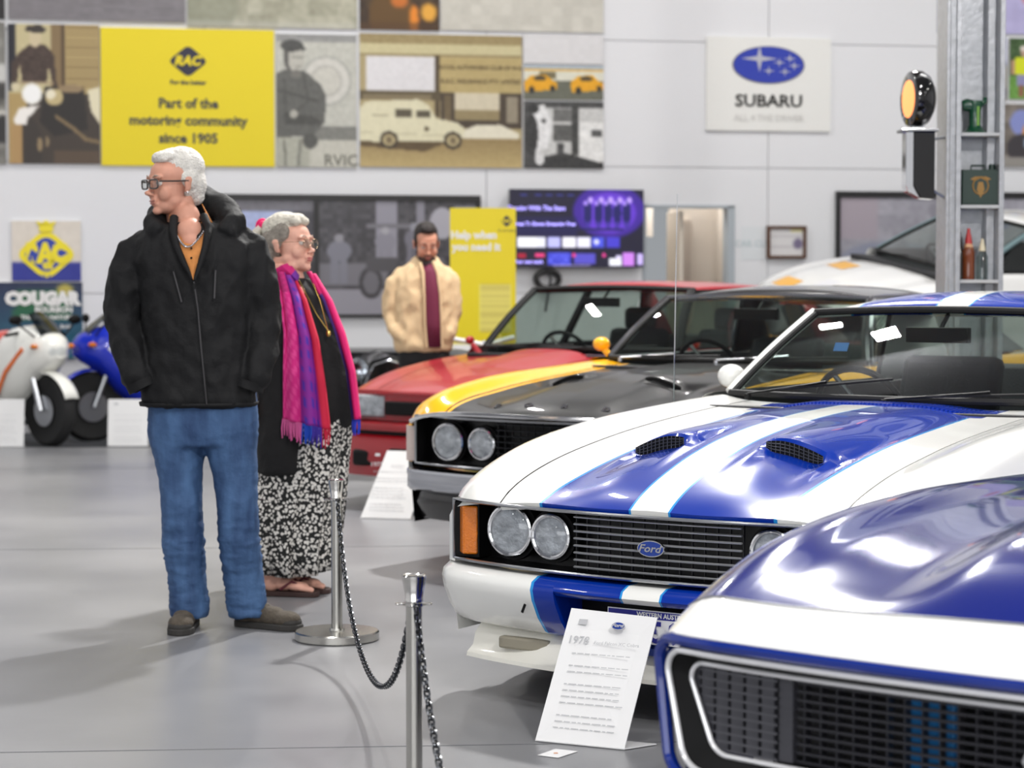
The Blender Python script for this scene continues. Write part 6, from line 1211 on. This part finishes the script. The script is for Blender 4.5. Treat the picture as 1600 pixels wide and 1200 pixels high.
# ---- the woman in the bright scarf
def colgrid(P, cols, name, parent, rough=.75):
    me = bpy.data.meshes.new(name); n = len(P[0]); me.from_pydata([tuple(p) for row in P for p in row], [], [(i * n + j, i * n + j + 1, (i + 1) * n + j + 1, (i + 1) * n + j) for i in range(len(P) - 1) for j in range(n - 1)])
    a = me.attributes.new('Col', 'FLOAT_COLOR', 'POINT'); a.data.foreach_set('color', np.array([(*lin(c), 1) for row in cols for c in row]).ravel()); me.materials.append(attrmat('cloth_print', 0, rough)); me.shade_smooth()
    o = bpy.data.objects.new(name, me); COL.objects.link(o); o.parent = parent; md = o.modifiers.new('s', 'SOLIDIFY'); md.thickness = .008; return o
def woman():
    Y = 9.65; base = Vector((at(455, 900, Y).x, Y, 0)); r = empty('person', base, 0, 'woman with a white ponytail, pink and purple scarf and patterned skirt', 'person')
    def m(u, v, d=0.0): return at(u, v, Y + d) - base
    px = Y / F; skin = skinmat('skin_pale', (226, 172, 152)); blk = mat('knit_black', (14, 13, 15), .85, bump=.6, bscale=14)
    # skirt with printed pattern
    sk = bpy.data.materials.new('floral_print'); sk.use_nodes = True; nt = sk.node_tree; bs = nt.nodes['Principled BSDF']; bs.inputs['Roughness'].default_value = .8
    tc = nt.nodes.new('ShaderNodeTexCoord'); vo = nt.nodes.new('ShaderNodeTexVoronoi'); vo.inputs['Scale'].default_value = 70; n = nt.nodes.new('ShaderNodeTexNoise'); n.inputs['Scale'].default_value = 66; n.inputs['Detail'].default_value = 3
    ad = nt.nodes.new('ShaderNodeMath'); ad.operation = 'ADD'; rp = nt.nodes.new('ShaderNodeValToRGB'); e = rp.color_ramp.elements; e[0].position = .93; e[0].color = (*lin((226, 222, 216)), 1); e[1].position = 1.0; e[1].color = (*lin((20, 20, 20)), 1)
    nt.links.new(tc.outputs['Object'], vo.inputs['Vector']); nt.links.new(tc.outputs['Object'], n.inputs['Vector']); nt.links.new(vo.outputs['Distance'], ad.inputs[0]); nt.links.new(n.outputs[0], ad.inputs[1]); nt.links.new(ad.outputs[0], rp.inputs[0]); nt.links.new(rp.outputs[0], bs.inputs['Base Color'])
    rows = []
    for v, cu, hw, dp, ple in ((600, 482, 72, .19, 0), (650, 484, 70, .2, .004), (690, 472, 76, .21, .008), (735, 462, 80, .215, .011), (790, 448, 88, .22, .014), (840, 440, 88, .225, .017), (868, 442, 84, .225, .018), (888, 446, 78, .215, .018)):
        ring = []
        for kk in range(96):
            a = 2 * math.pi * kk / 96; w = 1 + ple * 4 * math.sin(11 * a + v * .006) + ple * 2 * math.sin(23 * a + 2); c = m(cu, v)
            ring.append(c + Vector((hw * px * w * math.cos(a), dp * w * math.sin(a), (.014 * math.sin(2 * a + 1) if v > 880 else 0))))
        rows.append(ring)
    MB().rings(rows, True, False).build('skirt', sk, r, thick=.005)
    # black top and long cardigan
    b = MB(); b.rings(ringset([(m(486, 668), 66 * px, .18), (m(490, 640), 70 * px, .2), (m(488, 600), 70 * px, .2), (m(480, 550), 66 * px, .185), (m(470, 500), 58 * px, .165), (m(460, 460), 50 * px, .14), (m(450, 436), 36 * px, .1)], 32, .95)); blob(b, 'top', blk, r, .013, 5, fold(.006, 14, 3, (1, 1, .3)))
    b = MB(); b.rings(ringset([(m(444, 738, -.04), 44 * px, .2), (m(444, 700, -.04), 46 * px, .205), (m(446, 640, -.03), 46 * px, .205), (m(446, 580, -.02), 44 * px, .2), (m(444, 520, -.02), 40 * px, .18), (m(440, 470, -.01), 36 * px, .15), (m(442, 440), 24 * px, .1)], 28, .9))
    b.tube([m(428, 462, -.08), m(420, 500, -.14), (m(408, 560, -.15)), m(402, 620, -.14)], [.06, .062, .055, .045], 16); cg = blob(b, 'cardigan', blk, r, .013, 4, fold(.009, 12, 6, (1, 1, .4)))
    # hand resting at the cardigan side
    hd = MB(); c = m(396, 640, -.14); hd.ell(c, (.022, .038, .045)); 
    for i in range(4): f = c + Vector((.0, -.028 + i * .019, -.035)); hd.tube([f, f + Vector((.004, -.002, -.035 + .004 * abs(i - 1.2))), f + Vector((.014, .0, -.058 + .006 * abs(i - 1.2)))], [.0095, .0085, .007], 8)
    hd.tube([c + Vector((0, -.03, .01)), c + Vector((.012, -.052, -.015)), c + Vector((.018, -.055, -.04))], [.012, .0105, .008], 8); blob(hd, 'hand', skin, r, .004, 2)
    # chest skin and necklaces
    b = MB(); b.rings(ringset([(m(462, 470, -.05), 9 * px, .09), (m(456, 450, -.03), 20 * px, .1), (m(447, 430), 28 * px, .085), (m(444, 412), 25 * px, .075)], 24, 1)); b.ell(m(469, 462, -.05), (.055, .09, .06)); blob(b, 'chest', skin, r, .007, 4)
    gd = mat('gold_jewel', (206, 170, 96), .25, metal=1)
    MB().tube([m(462, 428, -.085), m(476, 455, -.13), m(494, 490, -.16), m(512, 516, -.18)], .0028, 6).tube([m(485, 432, -.03), m(500, 470, -.12), m(512, 516, -.18)], .0028, 6).build('necklace', gd, r); MB().ell(m(513, 521, -.185), (.011, .006, .016)).build('pendant', gd, r)
    # scarf, two hanging ends
    def band(L, R, D, cols, name='scarf', waves=3):
        g = []; cc = []; NT = 60; NS = 24; ts = np.linspace(0, 1, NT); kx = np.linspace(0, 1, len(L))
        for t in ts:
            a_ = [np.interp(t, kx, [p[i] for p in L]) for i in range(2)]; b_ = [np.interp(t, kx, [p[i] for p in R]) for i in range(2)]; d = np.interp(t, kx, D); row = []; cr = []
            for s in np.linspace(0, 1, NS):
                u = a_[0] + (b_[0] - a_[0]) * s; v = a_[1] + (b_[1] - a_[1]) * s; dd = d - .03 * math.sin(math.pi * s) - .014 * math.cos(s * waves * 6.28 + t * 2); row.append(m(u, v, dd)); cr.append(cols(s, t))
            g.append(row); cc.append(cr)
        return colgrid(g, cc, name, r)
    def c1(s, t):
        pk = (214, 30, 128); pu = (136, 34, 150); rd = (200, 20, 60); bl = (54, 44, 170)
        base_ = pk if s < .40 else (pu if s < .85 else rd)
        if .40 <= s < .85 and (int(t * 22) % 2) and (int(s * 24) % 3 == 0): base_ = bl
        if s < .38 and (int(t * 30 + s * 20) % 3 == 0): base_ = (232, 70, 150)
        if t < .22 and s < .5: base_ = (170, 26, 104) if int(t * 40 + s * 12) % 2 else (196, 30, 120)
        if .42 < s < .6 and t < .3: base_ = (86, 40, 150)
        return base_
    L = [(428, 420), (436, 460), (443, 520), (442, 580), (442, 655)]; R = [(462, 436), (478, 470), (496, 530), (506, 595), (515, 672)]
    s1 = band(L, R, [-.10, -.17, -.235, -.26, -.25], c1)
    s2 = band([(424, 424), (440, 414), (452, 410)], [(462, 446), (466, 440), (468, 430)], [-.09, -.11, -.08], lambda s, t: (196, 24, 112) if s < .6 else (110, 36, 150), 'scarf_neck', 1)
    L2 = [(481, 424), (506, 470), (524, 520), (541, 580), (551, 655)]; R2 = [(492, 430), (517, 470), (537, 520), (553, 580), (562, 655)]
    s3 = band(L2, R2, [-.01, -.08, -.13, -.15, -.15], lambda s, t: (222, 20, 110) if s > .45 else ((70, 36, 120) if t > .2 else (214, 24, 110)), waves=1)
    def fringe(a_, b_, d, n, cols, ln, par):
        for ci, cc in enumerate(cols):
            fr = MB()
            for i in range(n):
                if i * len(cols) // n != ci: continue
                t = i / (n - 1); p = m(a_[0] + (b_[0] - a_[0]) * t, a_[1] + (b_[1] - a_[1]) * t, d - .03 * math.sin(math.pi * t)); q = p + Vector((rnd.uniform(-.006, .006), rnd.uniform(-.01, .01), -ln * rnd.uniform(.8, 1.1))); fr.tube([p, p.lerp(q, .5) + Vector((rnd.uniform(-.004, .004), 0, 0)), q], [.003, .004, .0022], 5)
            o = fr.build('fringe', mat('fringe_%d' % cc[0], cc, .8), par); o['kind'] = 'stuff'
    fringe((442, 654), (515, 671), -.262, 34, [(206, 90, 150), (206, 90, 150), (24, 70, 180), (60, 40, 150), (190, 24, 60)], .085, s1); fringe((551, 654), (562, 655), -.15, 8, [(40, 60, 190)], .07, s3)
    # feet in thongs
    for c_, yaw in (((424, 912, -.13), math.radians(80)), ((446, 905, .0), math.radians(72))):
        p = m(*c_); p.z = .022; M = Matrix.Translation(p) @ Matrix.Rotation(yaw, 4, 'Z'); R3 = M.to_3x3(); f = MB()
        for q, rr in (((0, .0, .03), (.03, .035, .034)), ((0, -.06, .032), (.032, .05, .03)), ((0, -.12, .022), (.04, .05, .022)), ((0, .01, .09), (.033, .036, .06)), ((0, -.02, .06), (.03, .04, .04))): f.ell(M @ Vector(q), rr, R3)
        for i, (x, l) in enumerate(((-.028, .2), (-.012, .196), (.002, .19), (.015, .182), (.028, .172))): f.tube([M @ Vector((x * .9, -.13, .016)), M @ Vector((x * 1.1, -l + .012, .012)), M @ Vector((x * 1.12, -l, .008))], [.011, .0095 if i else .013, .008 if i else .01], 8)
        ft = blob(f, 'foot', skin, r, .0045, 3)
        out = [(.036 * math.sin(a), .04 * math.cos(a)) for a in np.linspace(-1.5, 1.5, 8)] + [(.034, -.06), (.047, -.14), (.045, -.19), (.02, -.215), (-.02, -.22), (-.045, -.2), (-.047, -.14), (-.034, -.06)]
        sd = MB().prism(out, -.021, .001, 'Z', M).build('sandal', mat('sandal_sole', (60, 40, 36), .7), r, smooth=False, bevel=.004)
        MB().tube([M @ Vector((-.038, -.05, .01)), M @ Vector((-.024, -.1, .046)), M @ Vector((-.018, -.165, .012))], .006, 8).tube([M @ Vector((.038, -.05, .01)), M @ Vector((.012, -.105, .05)), M @ Vector((-.018, -.165, .012))], .006, 8).build('strap', mat('strap_maroon', (96, 30, 44), .5), sd)
    # head, facing right and a little towards the camera
    hc = m(452, 383); Mh = Matrix.Translation(hc) @ Matrix.Rotation(math.radians(62), 4, 'Z') @ Matrix.Rotation(math.radians(-4), 4, 'X')
    k = 1.06; h, T, R3 = make_head(r, Mh, skin, None, k, .012, (186, 92, 92), mat('brow_pale', (190, 166, 150), .8), nose=.9, neck=.09)
    hair = mat('hair_silver', (216, 210, 196), .6, bump=.6, bscale=150, var=.16, vscale=34); gh = mat('hair_grey_side', (150, 142, 132), .65, bump=.6, bscale=200, var=.25, vscale=60)
    hb = MB()
    for c, q in (((0, .02, .085), (.072, .082, .055)), ((.0, -.045, .102), (.056, .034, .026)), ((.028, -.056, .094), (.028, .024, .02)), ((-.028, -.056, .094), (.028, .024, .02)), ((0, .05, .07), (.068, .07, .06))): hb.ell(T(c), [x * k for x in q], R3, 20, 14)
    blob(hb, 'hair', hair, h, .0048, 2, hairnoise(.005, 50, (1, 1, 1)))
    hb = MB()
    for c, q in (((0, .045, .03), (.0765, .078, .07)), ((0, .065, -.02), (.066, .05, .06)), ((0, .1, .045), (.04, .035, .035))): hb.ell(T(c), [x * k for x in q], R3, 20, 14)
    for s_ in (-1, 1): hb.ell(T((s_ * .06, .0, .052)), [x * k for x in (.019, .045, .042)], R3, 16, 10).ell(T((s_ * .066, .02, .02)), [x * k for x in (.014, .03, .04)], R3, 16, 10)
    blob(hb, 'hair_back', gh, h, .0048, 2, hairnoise(.003, 70, (1, 1, 1)))
    sc = MB(); cs = T((-.02, .115, .088)); sc.ell(cs, (.02, .022, .026)); sc.loop([cs + Vector((.022 * math.cos(a), .01, .026 * math.sin(a))) for a in np.linspace(0, 2 * math.pi, 12, False)], .011, 8); sc.build('hair_tie', mat('scrunchie_pink', (226, 20, 100), .7), h)
    pt = MB(); pt.tube([cs, T((-.04, .14, .055)), T((-.05, .125, -.02)), T((-.06, .095, -.09)), T((-.075, .05, -.15)), T((-.085, .01, -.2))], [.016, .026, .028, .026, .022, .01], 12); blob(pt, 'ponytail', hair, h, .005, 2, fold(.003, 60, 2, (1, 1, .3)))
    gl = MB(); mg_ = mat('glasses_gold', (176, 150, 120), .25, metal=1)
    for sgn in (-1, 1):
        gl.loop([T((sgn * .032 + .024 * math.cos(a), -.112 + abs(sgn * .032 + .024 * math.cos(a)) * .1, -.002 + .019 * math.sin(a))) for a in np.linspace(0, 2 * math.pi, 22, False)], .0013, 6); gl.tube([T((sgn * .056, -.104, .006)), T((sgn * .078, -.05, .008)), T((sgn * .085, .01, .008))], .0013, 6)
    gl.tube([T((-.008, -.112, .002)), T((.008, -.112, .002))], .0013, 6); g_ = gl.build('glasses', mg_, h)
    for sgn in (-1, 1): MB().ell(T((sgn * .032, -.109, -.002)), (.023, .001, .018), R3, 18, 10).build('spectacle_lens', glassmat('spec_lens', (236, 240, 238), 1.2), g_)
woman()
# ---- the man in the beige jacket, far side of the cars
def man_beige():
    Y = 14.9; base = Vector((at(662, 600, Y).x, Y, 0)); r = empty('person', base, 0, 'bearded man in a beige jacket and maroon shirt looking down at the cars', 'person')
    def m(u, v, d=0.0): return at(u, v, Y + d) - base
    px = Y / F; skin = skinmat('skin_warm', (198, 142, 118)); bj = mat('jacket_beige', (214, 186, 146), .8, bump=.2, bscale=120); tr = mat('trousers_black', (20, 20, 22), .8); mr_ = mat('shirt_maroon', (104, 24, 56), .75, bump=.15, bscale=60)
    s_ = F / Y; vz = lambda z: 440 + (CH - z) * s_
    trouser(r, 'trousers', tr, [(m(662, 535), 40 * px, .12), (m(662, 560), 41 * px, .125), (m(662, vz(.82)), 40 * px, .12)], [[(m(u, vz(.86)), 20 * px, .1), (m(u - 1, vz(.5)), 15 * px, .075), (m(u, vz(.1)), 14 * px, .07), (m(u, vz(.04)), 14 * px, .07)] for u in (643, 681)], .016, .004)
    for u in (643, 681): c = m(u, vz(0)); shoe(r, Vector((c.x, c.y + .04, 0)), 0, mat('shoe_black', (26, 24, 24), .4), mat('shoe_sole_dark', (20, 20, 20), .8))
    b = MB(); b.rings(ringset([(m(661, 548), 42 * px, .135), (m(661, 540), 46 * px, .145), (m(662, 500), 46 * px, .14), (m(662, 460), 46 * px, .14), (m(663, 435), 44 * px, .12), (m(664, 418), 34 * px, .1), (m(665, 406), 20 * px, .075)], 30, .85))
    b.tube([m(632, 426), m(618, 440), m(612, 470, .0), m(611, 495, -.0), m(622, 520, -.06), m(638, 532, -.1)], [x * px for x in (11, 14, 14, 13, 12, 10)], 16); b.tube([m(694, 424), m(704, 438), (m(708, 470)), m(708, 495), m(700, 520, -.05), m(690, 532, -.09)], [x * px for x in (11, 13, 13, 12, 11, 10)], 16)
    b.tube([m(650, 416, -.05), m(646, 408, .0), m(664, 401, .07), m(684, 408, .0), m(681, 416, -.05)], [x * px for x in (3.5, 5, 6, 5, 3.5)], 12)
    j = blob(b, 'jacket', bj, r, .013, 4, fold(.016, 11, 8, (1, 1, .7)))
    g = []
    for a_, b_ in zip([(656, 410, -.08), (661, 426, -.125), (663, 460, -.15), (664, 505, -.152), (667, 543, -.15)], [(677, 409, -.08), (684, 426, -.125), (688, 460, -.15), (690, 505, -.152), (691, 543, -.15)]):
        A0, B0 = m(*a_), m(*b_); g.append([A0.lerp(B0, t) + Vector((0, -.014 * math.sin(math.pi * t) - .006, 0)) for t in np.linspace(0, 1, 7)])
    sh_ = MB().grid(g).build('shirt', mr_, r, thick=.006)
    for sd in (0, -1): MB().tube([q[sd] + Vector((0, -.006, 0)) for q in g], [.013, .011, .008, .008, .008], 8).build('jacket_edge', bj, j)
    MB().tube([m(658, 410, -.07), m(666, 414, -.1), m(676, 409, -.07)], .022, 10).build('shirt_collar', mat('shirt_collar_dark', (40, 26, 30), .7), sh_)
    hc = m(666, 381, -.03); Mh = Matrix.Translation(hc) @ Matrix.Rotation(math.radians(12), 4, 'Z') @ Matrix.Rotation(math.radians(17), 4, 'X'); dk = mat('hair_dark', (34, 26, 24), .6, bump=.5, bscale=150)
    k = 1.06; h, T, R3 = make_head(r, Mh, skin, None, k, 0, (160, 96, 88), dk, mat('beard_dark', (72, 52, 44), .8, bump=.4, bscale=200), neck=.08); hb = MB()
    for c, q in (((0, .032, .06), (.077, .09, .077)), ((0, .06, .0), (.07, .06, .07)), ((0, -.04, .108), (.05, .042, .03)), ((.0, .0, .12), (.05, .06, .026)), ((.066, .015, .03), (.013, .04, .04)), ((-.066, .015, .03), (.013, .04, .04))): hb.ell(T(c), [x * k for x in q], R3, 18, 12)
    blob(hb, 'hair', dk, h, .006, 2, hairnoise(.003, 60, (1, 1, 1)))
man_beige()
